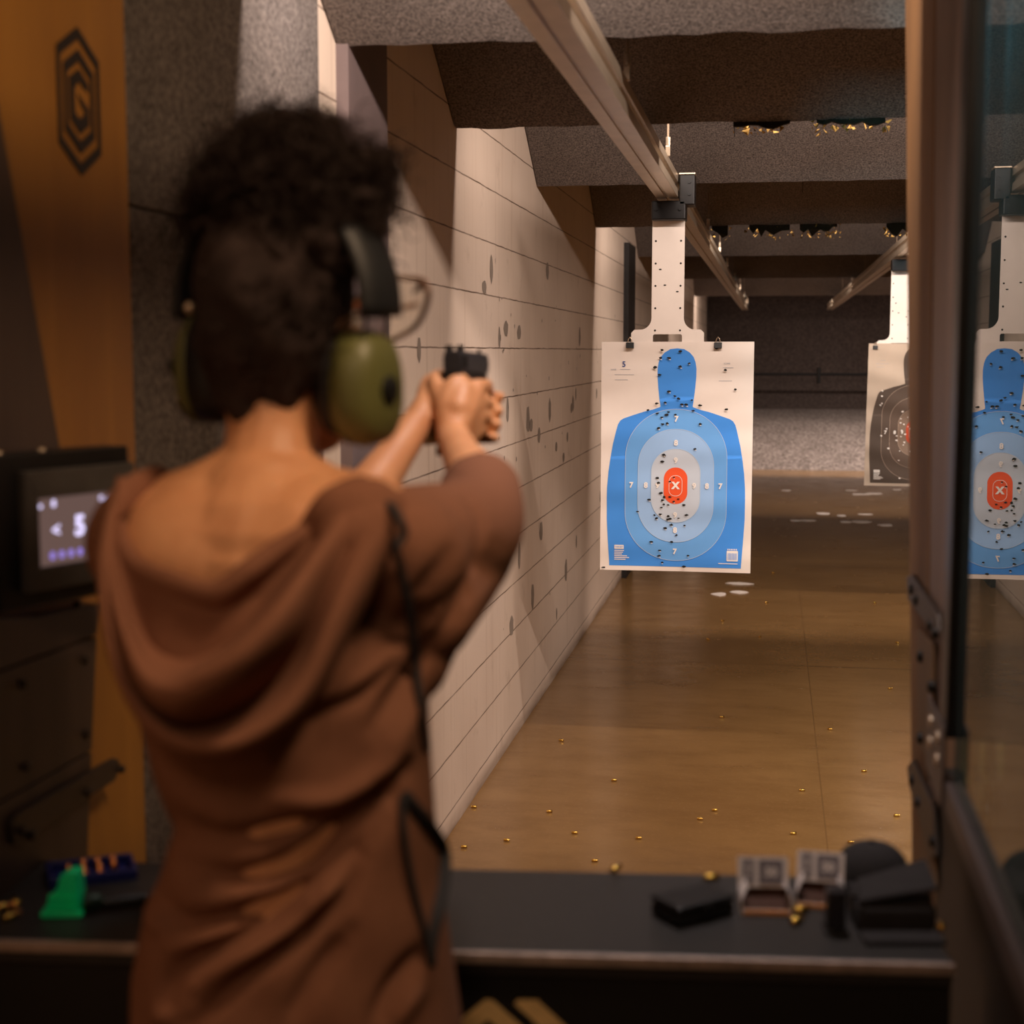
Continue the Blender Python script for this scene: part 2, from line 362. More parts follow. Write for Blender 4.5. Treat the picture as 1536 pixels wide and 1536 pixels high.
# ================================================================== the range: setting
WX = -1.02; XR = 5.2; Y0, Y1 = -2.6, 26.0; CEIL = 3.3
struct(MB().box((WX - 0.3, Y0 - 0.3, -0.2), (XR + 0.3, Y1 + 0.3, 0)).build('floor', 'floor'), 'polished brown concrete lane floor')
struct(MB().box((WX - 0.3, Y0 - 0.3, CEIL), (XR + 0.3, Y1 + 0.3, CEIL + 0.2)).build('ceiling', 'ceil'))
w = MB().box((WX - 0.25, Y0, 0), (WX, Y1, CEIL))
w.cm = 1
for k in range(70):                              # grey dabs over old hits in the blocks
    y = rnd.choice([rnd.uniform(4.6, 9.0), rnd.uniform(5.2, 8.0), rnd.uniform(3.6, 14)]); z = rnd.choice([rnd.uniform(0.3, 1.95), rnd.uniform(1.1, 1.85)])
    a, b = rnd.uniform(0.015, 0.05), rnd.uniform(0.022, 0.06); n = 12; ph = rnd.uniform(-.5, .5)
    if k > 32: a, b = a * 0.22, b * 0.2
    w.add([(WX + 0.0012, y + a * math.cos(q) * rnd.uniform(.85, 1.15), z + b * math.sin(q) * rnd.uniform(.85, 1.15)) for q in [2 * math.pi * i / n for i in range(n)]], [list(range(n))])
struct(w.build('wall_left', ['wall', 'patch']), 'long painted block wall beside the lane')
struct(MB().box((XR, Y0, 0), (XR + 0.25, Y1, CEIL)).build('wall_right', 'room'))
struct(MB().box((WX - 0.25, Y0 - 0.25, 0), (XR + 0.25, Y0, CEIL)).build('wall_rear', 'room'))
struct(MB().box((WX - 0.25, Y1, 0), (XR + 0.25, Y1 + 0.25, CEIL)).build('wall_back', 'darkwall'))
# bullet trap at the far end
t = thing('bullet_trap', 'dark bullet trap with rubber slope across the far end of the lanes', 'bullet trap', (2.0, 21, 0))
b = MB()
pr = [(20.3, 0.0), (20.7, 0.18), (21.2, 0.36), (22.0, 0.56), (23.4, 0.70), (23.4, 0)]
b.slab([(WX + .012, y, z) for y, z in pr], (XR - WX - .024, 0, 0)); b.build('rubber_slope', 'rubber', t)
MB().box((WX + .012, 23.41, 0), (XR - .012, 23.5, 3.25)).build('rear_panel', 'darkwall', t)
b = MB().tube([(WX + .012, 22.75, 1.24), (XR - .012, 22.75, 1.24)], 0.02, 8)
for x in np.arange(-0.6, 5, 1.27): b.tube([(x, 22.75, 1.10), (x, 22.75, 1.34)], 0.03, 8)
b.build('steel_bar', 'blackmetal', t)
# ------------------------------------------------------------------ ceiling baffles
BB = [2.70, onX(505, 72, WX)[1], onX(682, 195, WX)[1], onX(805, 280, WX)[1], onX(893, 343, WX)[1], onX(957, 379, WX)[1], 14.9, 19.6]
BZ = CAMH + 0.708; SL = 0.62
blab = ['ceiling baffle above the shooter, uprange of the brightly lit one', 'brightly lit grey fibre ceiling baffle nearest the booth, at the top of the photo',
        'dark ceiling baffle with two torn yellow patches on its lower edge', 'mid-grey pitted ceiling baffle between the two dark torn ones',
        'dark pitted ceiling baffle with ragged yellow insulation just above the target clamp', 'brownish ceiling baffle behind the ragged torn yellow edge',
        'distant lighter ceiling baffle above the narrow dark gap', 'farthest ceiling baffle, in the dark above the bullet trap']
def tufts(spans, y, z, seed, amp):
    """ragged torn edge: dark cavity shards and yellow tufts along the lower edge of a baffle"""
    r = random.Random(seed); d = MB(); d.cm = 0
    for x0, x1 in spans:
        n = int((x1 - x0) / 0.02); xs = np.linspace(x0, x1, n)
        # torn hanging flap: irregular lower outline
        top = [(x, y + 0.004 + 0.03 * SL, z + 0.05) for x in xs]; low = [(x, y - 0.006 + r.uniform(-.006, .006), z - amp * (0.25 + r.random() * 0.75) * math.sin(math.pi * (i + .7) / (n + .4)) ** 0.4) for i, x in enumerate(xs)]
        d.cm = 1; d.slab(low[::1] + top[::-1], (0, 0.02, 0.0))
        for x in xs:
            if r.random() < 0.25: continue
            d.cm = 0; k = r.randint(5, 10)
            for _ in range(k):
                c = (x + r.uniform(-.02, .02), y + r.uniform(.0, .075), z + r.uniform(-amp, amp * 0.15)); q = r.uniform(.003, .010)
                a1 = [r.uniform(-1, 1) for _ in range(9)]
                P = [Vector(c) + Vector(a1[3 * j:3 * j + 3]) * q * 1.6 for j in range(3)] + [Vector(c) + Vector((r.uniform(-1, 1), -1, r.uniform(-1, .5))) * q * 1.3]
                d.add(P, [(0, 1, 2), (0, 3, 1), (1, 3, 2), (2, 3, 0)])
    return d
for i, yb in enumerate(BB):
    ln = 0.85 if i else 0.6
    t = thing('ceiling_baffle', blab[i], 'ceiling baffle', (2.0, yb, BZ), 'sloped baffles under the ceiling')
    top = (yb - ln, BZ + ln * SL)
    n = 120; rr = random.Random(i); b = MB()
    prof = [(yb, BZ), top, (top[0] + 0.045, top[1] + 0.075), (yb + 0.045, BZ + 0.075)]
    xs = np.linspace(WX + 0.004, XR, n)
    rings = []
    for x in xs:
        dz = rr.uniform(-.0025, .0025) * (1 if i in (1, 2, 4) else 0.5)
        rings.append([(x, prof[0][0] - dz * 1.5, prof[0][1] + dz), (x, *prof[1]), (x, *prof[2]), (x, *prof[3])])
    b.loft(rings); b.cm = 1
    for k in range(5):                            # thin dark seams where the panels butt
        x = WX + 0.85 + k * 1.22 + (i % 3) * 0.31
        b.add([(x + e, yb - yy - 0.0012, BZ + yy * SL + zz - 0.0018) for e, yy, zz in ((-.0016, .004, .004), (.0016, .004, .004), (.0016, ln, -.001), (-.0016, ln, -.001))], [(0, 1, 2, 3)])
    b.build('panel', ['baffle', 'torn'], t)
    for x in (WX + 0.5, WX + 2.5, WX + 4.5): MB().tube([(x, top[0] + 0.05, top[1] + 0.03), (x, top[0] + 0.05, CEIL)], 0.008, 6).build('hanger_rod', 'zinc', t)
    if i == 2:
        for a, b in ((1100, 1185), (1225, 1328)): tufts([(onD(a, 190, yb)[0], onD(b, 188, yb)[0])], yb, BZ, a, 0.03).build('torn_insulation', ['insul', 'torncav'], t)
    if i == 4:
        for a, b in ((1068, 1092), (1124, 1185), (1200, 1256), (1330, 1362)): tufts([(onD(a, 330, yb)[0], onD(b, 330, yb)[0])], yb, BZ, a, 0.075).build('torn_insulation', ['insul', 'torncav'], t)
# ------------------------------------------------------------------ posts and acoustic boards on the left wall
ya, yb_ = onX(523, 150, WX + 0.03)[1], onX(581, 150, WX + 0.03)[1]
struct(MB().box((WX, ya, 0), (WX + 0.03, yb_, CEIL)).build('trim_1', 'post'), 'flat grey painted steel post on the block wall')
ya, yb_ = onX(943, 440, WX + 0.035)[1], onX(954, 440, WX + 0.035)[1]
struct(MB().box((WX, ya, 0), (WX + 0.035, ya + 0.5, 2.32)).build('trim_2', 'blackpost'), 'narrow dark post farther down the block wall')
ya = onX(478, 60, WX + 0.04)[1]; YEL = (onX(183, 0, -0.98)[1] + onX(222, 1290, -0.98)[1]) / 2
zs = onX(195, 308, WX + 0.04)[2]
for z0, z1, lab in ((zs + 0.002, 2.265, 'dark grey fibre acoustic board on the left wall, above the seam'), (0.0, zs - 0.002, 'dark grey fibre acoustic board on the left wall, below the seam')):
    zb1 = lambda y: min(2.52, BZ + (BB[1] - y) * SL - 0.02)
    prof = [(YEL + .006, z0), (ya, z0), (ya, z1), (YEL + .006, z1)] if z0 == 0 else [(YEL + .006, z0), (ya, z0), (ya, zb1(ya)), (3.1, zb1(3.1)), (2.84, zb1(2.84)), (2.84, 2.265), (YEL + .006, 2.265)]
    o = MB().slab([(WX + .012, y, z) for y, z in prof], (.028, 0, 0)).build('acoustic_board', 'acoustic', bevel=0.003); tag(o, lab, 'acoustic board', 'acoustic boards beside the booth')

# ------------------------------------------------------------------ target rails
def rail(x, y0, y1, zb, label, rods):
    t = thing('target_rail', label, 'rail', (x, y0, zb), 'overhead target rails')
    w2 = 0.042; h = 0.085
    prof = [(-w2, 0), (-0.006, 0), (-0.006, 0.008), (0.006, 0.008), (0.006, 0), (w2, 0), (w2, 0.030), (w2 - 0.012, 0.034), (w2 - 0.012, 0.052), (w2, 0.056), (w2, h), (-w2, h), (-w2, 0.056), (-w2 + 0.012, 0.052), (-w2 + 0.012, 0.034), (-w2, 0.030)]
    MB().loft([[(x + a, y, zb + b) for a, b in prof] for y in (y0, y1)]).build('channel', 'alu', t, bevel=0.0015)
    for y in rods:
        c = MB().box((x + w2 - 0.008, y - 0.008, zb + h - 0.005), (x + w2 + 0.008, y + 0.008, zb + h + 0.03)); c.tube([(x + w2, y, zb + h + 0.03), (x + w2, y, zb + h + 0.06)], 0.009, 6)
        cl = c.build('hanger_clip', 'zinc', t, bevel=0.002)
        zt = CEIL
        for yy, bz in zip(BB, [BZ] * 8):
            if yy - 0.9 < y < yy: zt = min(zt, bz + (yy - y) * SL)
        MB().tube([(x + w2, y, zb + h + 0.05), (x + w2, y, zt)], 0.004, 6).build('threaded_rod', 'rodsteel', t)
    return t
RZ = CAMH + 0.58
RX = onD(1013, 300, 5.8)[0] - 0.03
rail(RX, 0.6, 21.6, RZ, 'aluminium target rail over the blue target, running down the lane', [3.75, 5.2, 6.9, 8.4, 10.2, 11.9, 14.2, 16.5, 18.8, 21.0])
RX2 = onD(1347, 385, 9.67)[0] + 0.02
rail(RX2, 3.0, 21.6, RZ, 'aluminium target rail over the dark target in the next lane', [8.4, 10.6, 12.4, 14.2, 16.5, 18.8, 21.0])
# ------------------------------------------------------------------ carriage + hanger + clips
def carriage(x, y, label, zpaper):
    t = thing('target_carriage', label, 'target carriage', (x, y, RZ), 'target carriages on the rails')
    b = MB().box((x - 0.058, y - 0.05, RZ - 0.085), (x + 0.072, y + 0.06, RZ - 0.012)); b.build('motor_box', 'blackmetal', t, bevel=0.006)
    b = MB().box((x + 0.046, y - 0.05, RZ - 0.03), (x + 0.105, y + 0.06, RZ + 0.085)); b.build('side_bracket', 'blackmetal', t, bevel=0.005)
    b = MB().box((x + 0.044, y - 0.052, RZ + 0.083), (x + 0.107, y + 0.02, RZ + 0.091)); b.build('top_cap', 'zinc', t, bevel=0.002)
    for dx, dz in ((0.085, 0.055), (0.085, 0.01), (-0.04, -0.045), (0.05, -0.045)): MB().tube([(x + dx, y - 0.056, RZ + dz), (x + dx, y - 0.049, RZ + dz)], 0.006, 6).build('bolt', 'blackmetal', t)
    # white hanger: strip that flares to a carrying-handle yoke
    top = RZ - 0.07; yk = zpaper + 0.052; hw = 0.062; W2 = 0.14; cx = x + 0.005
    pts = [(-hw, top), (hw, top), (hw, yk + 0.045)]
    for k in range(1, 8):
        a = math.pi + (math.pi / 2) * k / 8; pts.append((hw + 0.045 + 0.045 * math.cos(a), yk + 0.045 + 0.045 * math.sin(a)))
    pts += [(W2 - 0.012, yk), (W2, yk - 0.012), (W2, zpaper - 0.02), (W2 + 0.01, zpaper - 0.04), (W2 + 0.01, zpaper - 0.16), (-W2 - 0.01, zpaper - 0.16), (-W2 - 0.01, zpaper - 0.04), (-W2, zpaper - 0.02), (-W2, yk - 0.012), (-W2 + 0.012, yk)]
    for k in range(7, 0, -1):
        a = math.pi + (math.pi / 2) * k / 8; pts.append((-(hw + 0.045 + 0.045 * math.cos(a)), yk + 0.045 + 0.045 * math.sin(a)))
    pts.append((-hw, yk + 0.045))
    hole = stad(0.056, 0.017, 0.008, 5, 0.0, zpaper + 0.018)
    vs, fs = curve_mesh([pts, hole], 0.002)
    h = MB(); h.add([(cx + a, y - c, b) for a, b, c in vs], fs)
    h.cm = 1; rr = random.Random(5)
    for k in range(5):
        for sx in (-1, 1):
            z = top - 0.09 - 0.085 * k; q = 0.0042
            h.add([(cx + sx * 0.048 + q * math.cos(a), y - 0.0026, z + q * math.sin(a)) for a in np.linspace(0, 2 * math.pi, 7)[:-1]], [list(range(6))])
    for a, z in ((-0.012, yk + .17), (0.036, yk + .145), (-0.03, yk + .23)):
        h.add([(cx + a + .006 * math.cos(q), y - 0.0026, z + .003 * math.sin(q)) for q in np.linspace(0, 2 * math.pi, 7)[:-1]], [list(range(6))])
    h.build('paper_hanger', ['white', 'hole'], t)
    return t
ZP = onD(1014, 515, 5.8)[2]
carriage(RX, 5.812, 'black target carriage with white hanger strip over the blue target', ZP)
ZP2 = onD(1310, 523, 9.67)[2]
carriage(RX2, 9.672, 'black target carriage with white hanger in the next lane', ZP2)
def clip(x, y, z, label):
    t = thing('binder_clip', label, 'binder clip', (x, y, z), 'binder clips holding the targets')
    b = MB(); b.slab([(x - .015, y - .008, z - .016), (x - .015, y + .012, z - .016), (x - .015, y + .004, z + .006), (x - .015, y - .002, z + .006)], (0.030, 0, 0)); b.build('clamp', 'blackmetal', t, bevel=0.001)
    for sy in (-1, 1):
        MB().tube([(x - .009, y, z + .004), (x - .006, y + sy * .004, z + .018), (x, y + sy * .006, z + .027), (x + .006, y + sy * .004, z + .018), (x + .009, y, z + .004)], 0.0014, 6).build('wire_handle', 'zinc', t)
# ------------------------------------------------------------------ paper targets
def cc(*stops): return [srgb(*s) for s in stops]
def pmat(name, c): MAT[name] = simple(name, srgb(*c), 0.8, 0, 0.03, 6)
pmat('print_blue', (66, 146, 236)); pmat('print_blue7', (106, 170, 236)); pmat('print_blue8', (156, 194, 238)); pmat('print_blue9', (198, 208, 220)); pmat('print_line', (196, 214, 232))
pmat('print_orange', (240, 88, 40)); pmat('print_white', (244, 236, 228)); pmat('print_text', (150, 158, 172)); pmat('print_ink', (40, 70, 140))
pmat('dprint_body', (74, 60, 50)); pmat('dprint7', (82, 66, 55)); pmat('dprint8', (92, 74, 62)); pmat('dprint9', (126, 104, 88)); pmat('dprint_line', (188, 166, 146)); pmat('dprint_orange', (196, 70, 36))
def silhouette():
    L = [(-.0285, 0), (-.049, -0.0), ]
    half = [(0, .420), (.026, .417), (.048, .404), (.063, .387), (.071, .366), (.0745, .342), (.0742, .312), (.071, .268), (.066, .225), (.062, .198), (.064, .194), (.092, .184), (.125, .176), (.165, .163), (.205, .149), (.217, .141), (.226, .126), (.232, .104), (.2455, .048), (.254, .0), (.262, -.06), (.2665, -.12), (.2675, -.16), (.267, -.24), (.263, -.31), (.259, -.37), (.2555, -.427)]
    _old = [(0, .3135), (.020, .311), (.037, .302), (.049, .287), (.056, .268), (.0585, .247), (.057, .222), (.054, .195), (.0535, .170), (.056, .140), (.060, .132), (.095, .122), (.130, .112), (.150, .106), (.166, .098), (.174, .086), (.180, .06), (.187, .02), (.193, -.03), (.199, -.10), (.204, -.18), (.2055, -.23), (.203, -.29), (.1985, -.354)]
    k = 1.0
    return [(x * k, y * k) for x, y in half] + [(-x * k, y * k) for x, y in half[::-1][:-1]]
def ring(cy, hw, hh, r, w=0.0016): return [stad(hw, hh, r, 14, 0, cy), stad(hw - w, hh - w, r - w, 14, 0, cy)[::-1]]
def target(name, label, P, y, mats, holes, warp, seed, extra):
    """paper sheet; print is laid in thin layers of the same mesh. P = world centre of the sheet (x, z)"""
    W, Hh = 0.292, 0.445; mb = MB(); layers = []
    def lay(mat, splines, d):
        vs, fs = curve_mesh(splines); layers.append((mat, vs, fs, d))
    def txt(mat, s, size, x, z, d, bold=0.002, align='CENTER'):
        vs, fs = text_mesh(s, size, bold, 0, align); layers.append((mat, [(a + x, b + z, 0) for a, b, _ in vs], fs, d))
    oz = -0.110                                  # centre of the X ring below the sheet's centre
    sh = lambda sp: [[(a, b + oz) for a, b in s] for s in sp]
    lay(0, [[(-W, -Hh), (W, -Hh), (W, Hh), (-W, Hh)]], 0)
    sil = silhouette(); lay(1, [sil], 1)
    cy = -0.02
    R7, R8, R9 = (.197, .295, .19), (.147, .220, .142), (.0955, .1437, .093)
    lay(2, sh([stad(*R7, 16, 0, 0.002)]), 2); lay(5, sh(ring(0.002, *R7)), 3)
    lay(3, sh([stad(*R8, 16)]), 3); lay(5, sh(ring(0, *R8)), 4)
    lay(4, sh([stad(*R9, 16)]), 4); lay(5, sh(ring(0, *R9)), 5)
    lay(6, sh([stad(.0457, .0707, .044, 12)]), 5); lay(7, sh(ring(0, .026, .0404, .024, .0016)), 6)
    txt(7, 'X', .036, 0, oz, 7, .0022)
    for xx, n in ((-.172, '7'), (.172, '7'), (-.115, '8'), (.121, '8'), (-.070, '9'), (.072, '9')): txt(7, n, .029, xx, oz, 7, .0012)
    for zz, n in ((.258, '7'), (.166, '8'), (.098, '9'), (-.174, '8'), (-.257, '7'), (-.115, '9')): txt(7, n, .029, 0, oz + zz, 7, .0012)
    lay(7, [stad(.0185, .008, .002, 3, -.2175, -.353)], 3); txt(1, 'TARGET', .009, -.2175, -.353, 4, 0)
    for k, wd in enumerate((.038, .034, .03, .05, .058, .044)): lay(7, [[(-.236, -.369 - k * .007), (-.236 + wd, -.369 - k * .007), (-.236 + wd, -.3655 - k * .007), (-.236, -.3655 - k * .007)]], 3)
    lay(7, [stad(.0217, .0205, .003, 3, .222, -.379)], 3)
    for k in range(6): lay(7, [[(.203 + k * .0065, -.356), (.207 + k * .0065, -.356), (.207 + k * .0065, -.351), (.203 + k * .0065, -.351)]], 4)
    for k in range(11): lay(1, [[(.205 + k * .0032, -.394), (.2063 + k * .0032, -.394), (.2063 + k * .0032, -.368), (.205 + k * .0032, -.368)]], 4)
    lay(7, [[(.169, -.4105), (.243, -.4105), (.243, -.4075), (.169, -.4075)]], 3)
    for xx, zz, ww in ((-.203, .318, .038), (-.214, .298, .025), (.185, .295, .025), (.195, .345, .02), (-.2, .338, .02)): lay(8, [[(xx - ww, zz), (xx + ww, zz), (xx + ww, zz + .0013), (xx - ww, zz + .0013)]], 1)
    if extra: txt(9, extra, .030, -.205, .358, 2, .0004)
    if extra:
        txt(8, 'NAME', .008, -.245, .338, 2, 0); txt(8, 'SCORE', .008, .19, .362, 2, 0)
    rr = random.Random(seed)
    for hx, hz, q in holes:
        n = 7; a0 = rr.uniform(0, 6)
        layers.append((10, [(hx + q * rr.uniform(.55, 1.4) * math.cos(a0 + 2 * math.pi * i / n) * 1.25, hz + q * rr.uniform(.55, 1.15) * math.sin(a0 + 2 * math.pi * i / n) * 0.85, 0) for i in range(n)], [list(range(n))], 8))
        if rr.random() < 0.6:
            layers.append((7, [(hx - q * .5, hz - q * .9, 0), (hx + q, hz - q * 1.2, 0), (hx + q * .7, hz - q * .6, 0)], [[0, 1, 2]], 9))
    bm = bmesh.new()
    for mat, vs, fs, d in layers:
        b2 = bmesh.new(); bv = [b2.verts.new((v[0], d * 0.0009, v[1])) for v in vs]
        for f in fs:
            try: fc = b2.faces.new([bv[i] for i in f]); fc.material_index = mat
            except ValueError: pass
        xs = [v[0] for v in vs]; zs = [v[1] for v in vs]
        for lo, hi, ax in ((min(xs), max(xs), 0), (min(zs), max(zs), 2)):
            step = 0.0125
            k = math.floor(lo / step) + 1
            while k * step < hi:
                co = [0, 0, 0]; co[ax] = k * step; no = [0, 0, 0]; no[ax] = 1
                bmesh.ops.bisect_plane(b2, geom=b2.verts[:] + b2.edges[:] + b2.faces[:], plane_co=co, plane_no=no); k += 1
        for f in b2.faces: f.normal_update()
        me_ = bpy.data.meshes.new('l'); b2.to_mesh(me_); b2.free(); bm.from_mesh(me_); bpy.data.meshes.remove(me_)
    for v in bm.verts:
        x, d, z = v.co; wx, wy = warp(x, z); v.co = (x + wx, -d - wy, z)
    for f in bm.faces:
        f.normal_update()
        if f.normal.y > 0: f.normal_flip()
        f.smooth = True
    me = bpy.data.meshes.new(name); bm.to_mesh(me); bm.free()
    for m in mats: me.materials.append(MAT[m])
    o = bpy.data.objects.new(name, me); COL.objects.link(o); o.location = (P[0], y, P[1])
    return tag(o, label, 'paper target', 'paper targets on the hangers')
def sheet_warp(x, z):
    top = (0.445 - z) / 0.89
    return 0.0, 0.004 * math.sin(9 * x + 3 * z) * top + 0.0022 * math.sin(31 * z + 5 * x) + 0.0009 * math.sin(57 * z - 9 * x + 1) + 0.010 * top * top
hp = [(993, 525), (1021, 527), (1004, 537), (1034, 545), (1021, 550), (989, 562), (983, 551), (991, 537), (1103, 584), (1088, 555), (1090, 614), (1051, 608), (1038, 600), (1040, 616), (1004, 587), (1012, 594), (1018, 598), (998, 604), (1023, 607), (1030, 607), (985, 605), (972, 615), (986, 620), (1003, 618), (1000, 622), (993, 626), (1013, 622), (994, 636), (1001, 635), (988, 642), (1050, 636), (1043, 673), (996, 682), (997, 684), (994, 692), (986, 717), (988, 724), (1005, 722), (1011, 716), (992, 739), (997, 745), (994, 750), (996, 756), (1002, 757), (1005, 745), (1018, 748), (1011, 752), (974, 749), (1026, 757), (992, 761), (957, 767), (991, 771), (982, 772), (985, 777), (1003, 774), (1002, 779), (1005, 778), (1018, 777), (1030, 772), (1027, 788), (1007, 787), (998, 792), (1015, 802), (1008, 812), (977, 812), (990, 825), (989, 833), (1032, 833), (993, 843), (1026, 849), (906, 850), (1075, 523)]
TC = onD(1014, 686, 5.8); holes = []
for px, py in hp:
    q = onD(px, py, 5.8); holes.append((q[0] - TC[0], q[2] - TC[2], rnd.uniform(.0042, .0068)))
target('paper_target', 'blue and white silhouette paper target hanging in the near lane, shot full of holes', (TC[0], TC[2]), 5.8,
       ['paper', 'print_blue', 'print_blue7', 'print_blue8', 'print_blue9', 'print_line', 'print_orange', 'print_white', 'print_text', 'print_ink', 'hole'], holes, sheet_warp, 3, '5')
for px, nm in ((945, 'left'), (1077, 'right')):
    q = onD(px, 516, 5.795); clip(q[0], q[1] , q[2], 'small black binder clip at the upper %s of the blue target' % nm)
T2 = onD(1296, 520, 9.67); cx2 = T2[0] + 0.315; cz2 = T2[2] - 0.425
holes2 = [(rnd.gauss(-.05, .07), rnd.gauss(-.1, .09), rnd.uniform(.004, .007)) for _ in range(34)] + [(-.21 + .02 * rnd.random(), rnd.uniform(-.1, .3), .005) for _ in range(4)]
def warp2(x, z):
    return 0.012 * (z / 0.445) * 0.4, 0.05 * max(0, (-x - 0.1)) * math.sin(2.4 * (z + .2)) + 0.006 * math.sin(14 * z + 7 * x) + 0.05 * ((0.445 - z) / 0.89) ** 2 + 0.003 * math.sin(40 * z + 11 * x)
target('paper_target', 'dark brown silhouette paper target in the next lane, half behind the booth post', (cx2, cz2), 9.66,
       ['oldpaper', 'dprint_body', 'dprint7', 'dprint8', 'dprint9', 'dprint_line', 'dprint_orange', 'print_white', 'print_text', 'print_ink', 'print_white'], holes2, warp2, 8, None)
q = onD(1313, 520, 9.655); clip(q[0], q[1], q[2], 'small black binder clip on the dark target in the next lane')
# ------------------------------------------------------------------ brass on the lane floor
def casing(name='bullet_casing'):
    t = bpy.data.objects.new(name, None); COL.objects.link(t); t.empty_display_size = .02
    b = MB(); b.csm = True
    b.tube([(-.0095, 0, .0048), (-.0085, 0, .0048), (-.0080, 0, .0048), (-.0072, 0, .0048), (-.0070, 0, .0048), (.0095, 0, .0046), (.0093, 0, .0046), (-.004, 0, .0046)], [.0044, .0048, .0048, .0040, .0046, .0046, .0040, .0038], 12, True)
    o = b.build('case', 'brass', t); b = MB().tube([(-.0097, 0, .0048), (-.0094, 0, .0048)], .0022, 8); b.build('primer', 'copper', t)
    return t
fl = [(1083, 1077), (1190, 1252), (1276, 1265), (1072, 1217), (1335, 1034), (1296, 1158), (842, 1112), (862, 1251), (824, 1219), (696, 1272), (921, 1172), (711, 1212), (892, 1303 - 10), (1245, 1095), (1203, 1187), (1062, 960), (1084, 932), (1140, 956), (1346, 965), (1160, 860), (1150, 905), (1312, 905), (958, 1285 - 26), (1050, 1230), (1345, 1225), (760, 1262)]
c0 = None
lab = 'spent brass casing lying on the brown lane floor'
for px, py in fl:
    q = onZ(px, py, 0); ang = rnd.uniform(0, 6.28) if py < 1000 else rnd.choice([0, 3.14]) + rnd.uniform(-.5, .5)
    if c0 is None: c0 = casing(); c0.location = (q[0], q[1], 0.0002); c0.rotation_euler = (0, 0, ang); tag(c0, lab, 'bullet casing', 'spent casings on the lane floor')
    else: dup(c0, (q[0], q[1], 0.0002), (0, 0, ang))
# flat scraps of target paper far down the lane
for px, py in [(1180, 736), (1275, 736), (1290, 742), (1235, 771), (1297, 772), (1210, 781), (1262, 774), (1292, 783), (1328, 788), (1193, 781), (1268, 783), (1110, 876), (1080, 892), (1108, 889), (1312, 741), (1345, 735)]:
    q = onZ(px, py, 0); a, b_ = rnd.uniform(.05, .11), rnd.uniform(.05, .12); n = 8
    m = MB(); P = [(q[0] + a * math.cos(2 * math.pi * i / n) * rnd.uniform(.7, 1.2), q[1] + b_ * math.sin(2 * math.pi * i / n) * rnd.uniform(.7, 1.2), 0.001) for i in range(n)]
    m.slab(P, (0, 0, 0.004)); o = m.build('paper_scrap', 'paper'); tag(o, 'pale torn scrap of target paper on the far lane floor', 'paper scrap', 'paper scraps on the lane floor')
# ================================================================== the shooting booth
CT = 0.90                                          # counter height
A = math.atan2(0.118, 1.07)                        # the booth counter stands slightly askew of the lane
cd = np.array([math.cos(A), math.sin(A), 0]); cn = np.array([-math.sin(A), math.cos(A), 0])
CO = onZ(690, 1428, CT) * 1.0; CO = CO - cd * (CO[0] - 0.0) / cd[0]     # front edge where x = 0
def cpt(u, v, z=CT): return CO * np.array([1, 1, 0]) + cd * u + cn * v + np.array([0, 0, z])
BXL, BXR = -0.98, 0.24
CR3 = Matrix.Rotation(A, 4, 'Z')
DEP = 0.275
t = thing('shooting_counter', 'black rubber-topped shooting counter with a pale metal front edge', 'counter', (-0.35, 1.7, 0))
uL, uR = -0.932, 0.213
b = MB(); b.slab([cpt(uL, 0.004, CT - 0.03), cpt(uR, 0.004, CT - 0.03), cpt(uR, DEP, CT - 0.03), cpt(uL, DEP, CT - 0.03)], (0, 0, 0.03)); b.build('countertop', 'counter', t, bevel=0.004)
b = MB(); b.slab([cpt(uL, -0.004, CT - 0.012), cpt(uR, -0.004, CT - 0.012), cpt(uR, 0.0035, CT - 0.012), cpt(uL, 0.0035, CT - 0.012)], (0, 0, 0.013)); b.build('front_edge_trim', 'edgealu', t, bevel=0.0015)
b = MB(); b.slab([cpt(uL, 0.012, 0.0), cpt(uR, 0.012, 0.0), cpt(uR, 0.035, 0.0), cpt(uL, 0.035, 0.0)], (0, 0, CT - 0.031)); b.build('front_panel', 'blackboard', t)
# gold hexagon emblem on the front panel: nested bands with open corners
LC = None
def onpanel(px, py):
    r = ray(px, py); P0 = cpt(0, 0.012); k = ((P0 - CC) @ cn) / (r @ cn); return CC + r * k
q = onpanel(733, 1499); u0 = (q - cpt(0, 0)) @ cd; z0 = q[2]
def emb(polys, name):
    for P in polys:
        m = MB(); m.slab([cpt(u0 + a, 0.0115, z0 + c) for a, c in P], -cn * 0.0012); m.build(name, 'goldlogo', t)
w_ = 0.021
emb([[(0.004, 0), (-0.004, 0), (-0.062, -0.05), (-0.062, -0.19), (-0.040, -0.19), (-0.040, -0.058), (0, -0.024), (0.034, -0.054), (0.034, -0.085), (0.055, -0.085), (0.055, -0.046)],
     [(0.034, 0.001), (0.056, 0.001), (0.105, -0.044), (0.105, -0.19), (0.084, -0.19), (0.084, -0.054), (0.030, -0.004)]], 'emblem_band')
# ------------------------------------------------------------------ left partition
LX = BXL
t = thing('booth_partition', 'amber plywood booth partition on the left with black emblem and stepped dark boards', 'partition', (LX, 1.9, 0))
def onside(X, thick, polys, name, mat, parent, bevel=0.0):
    for P in polys:
        pts = [onX(a, b_, X) if not isinstance(a, str) else b_ for a, b_ in P]
        m = MB(); m.slab(pts, (thick, 0, 0)); o = m.build(name, mat, parent, bevel=bevel)
    return o
ye = onX(183, 0, LX); ye2 = onX(222, 1290, LX)
yE = (ye[1] + ye2[1]) / 2
m = MB(); m.box((LX - 0.02, 1.22, 0.0), (LX, yE, 2.26)); m.build('plywood_board', 'yellow', t, bevel=0.002)
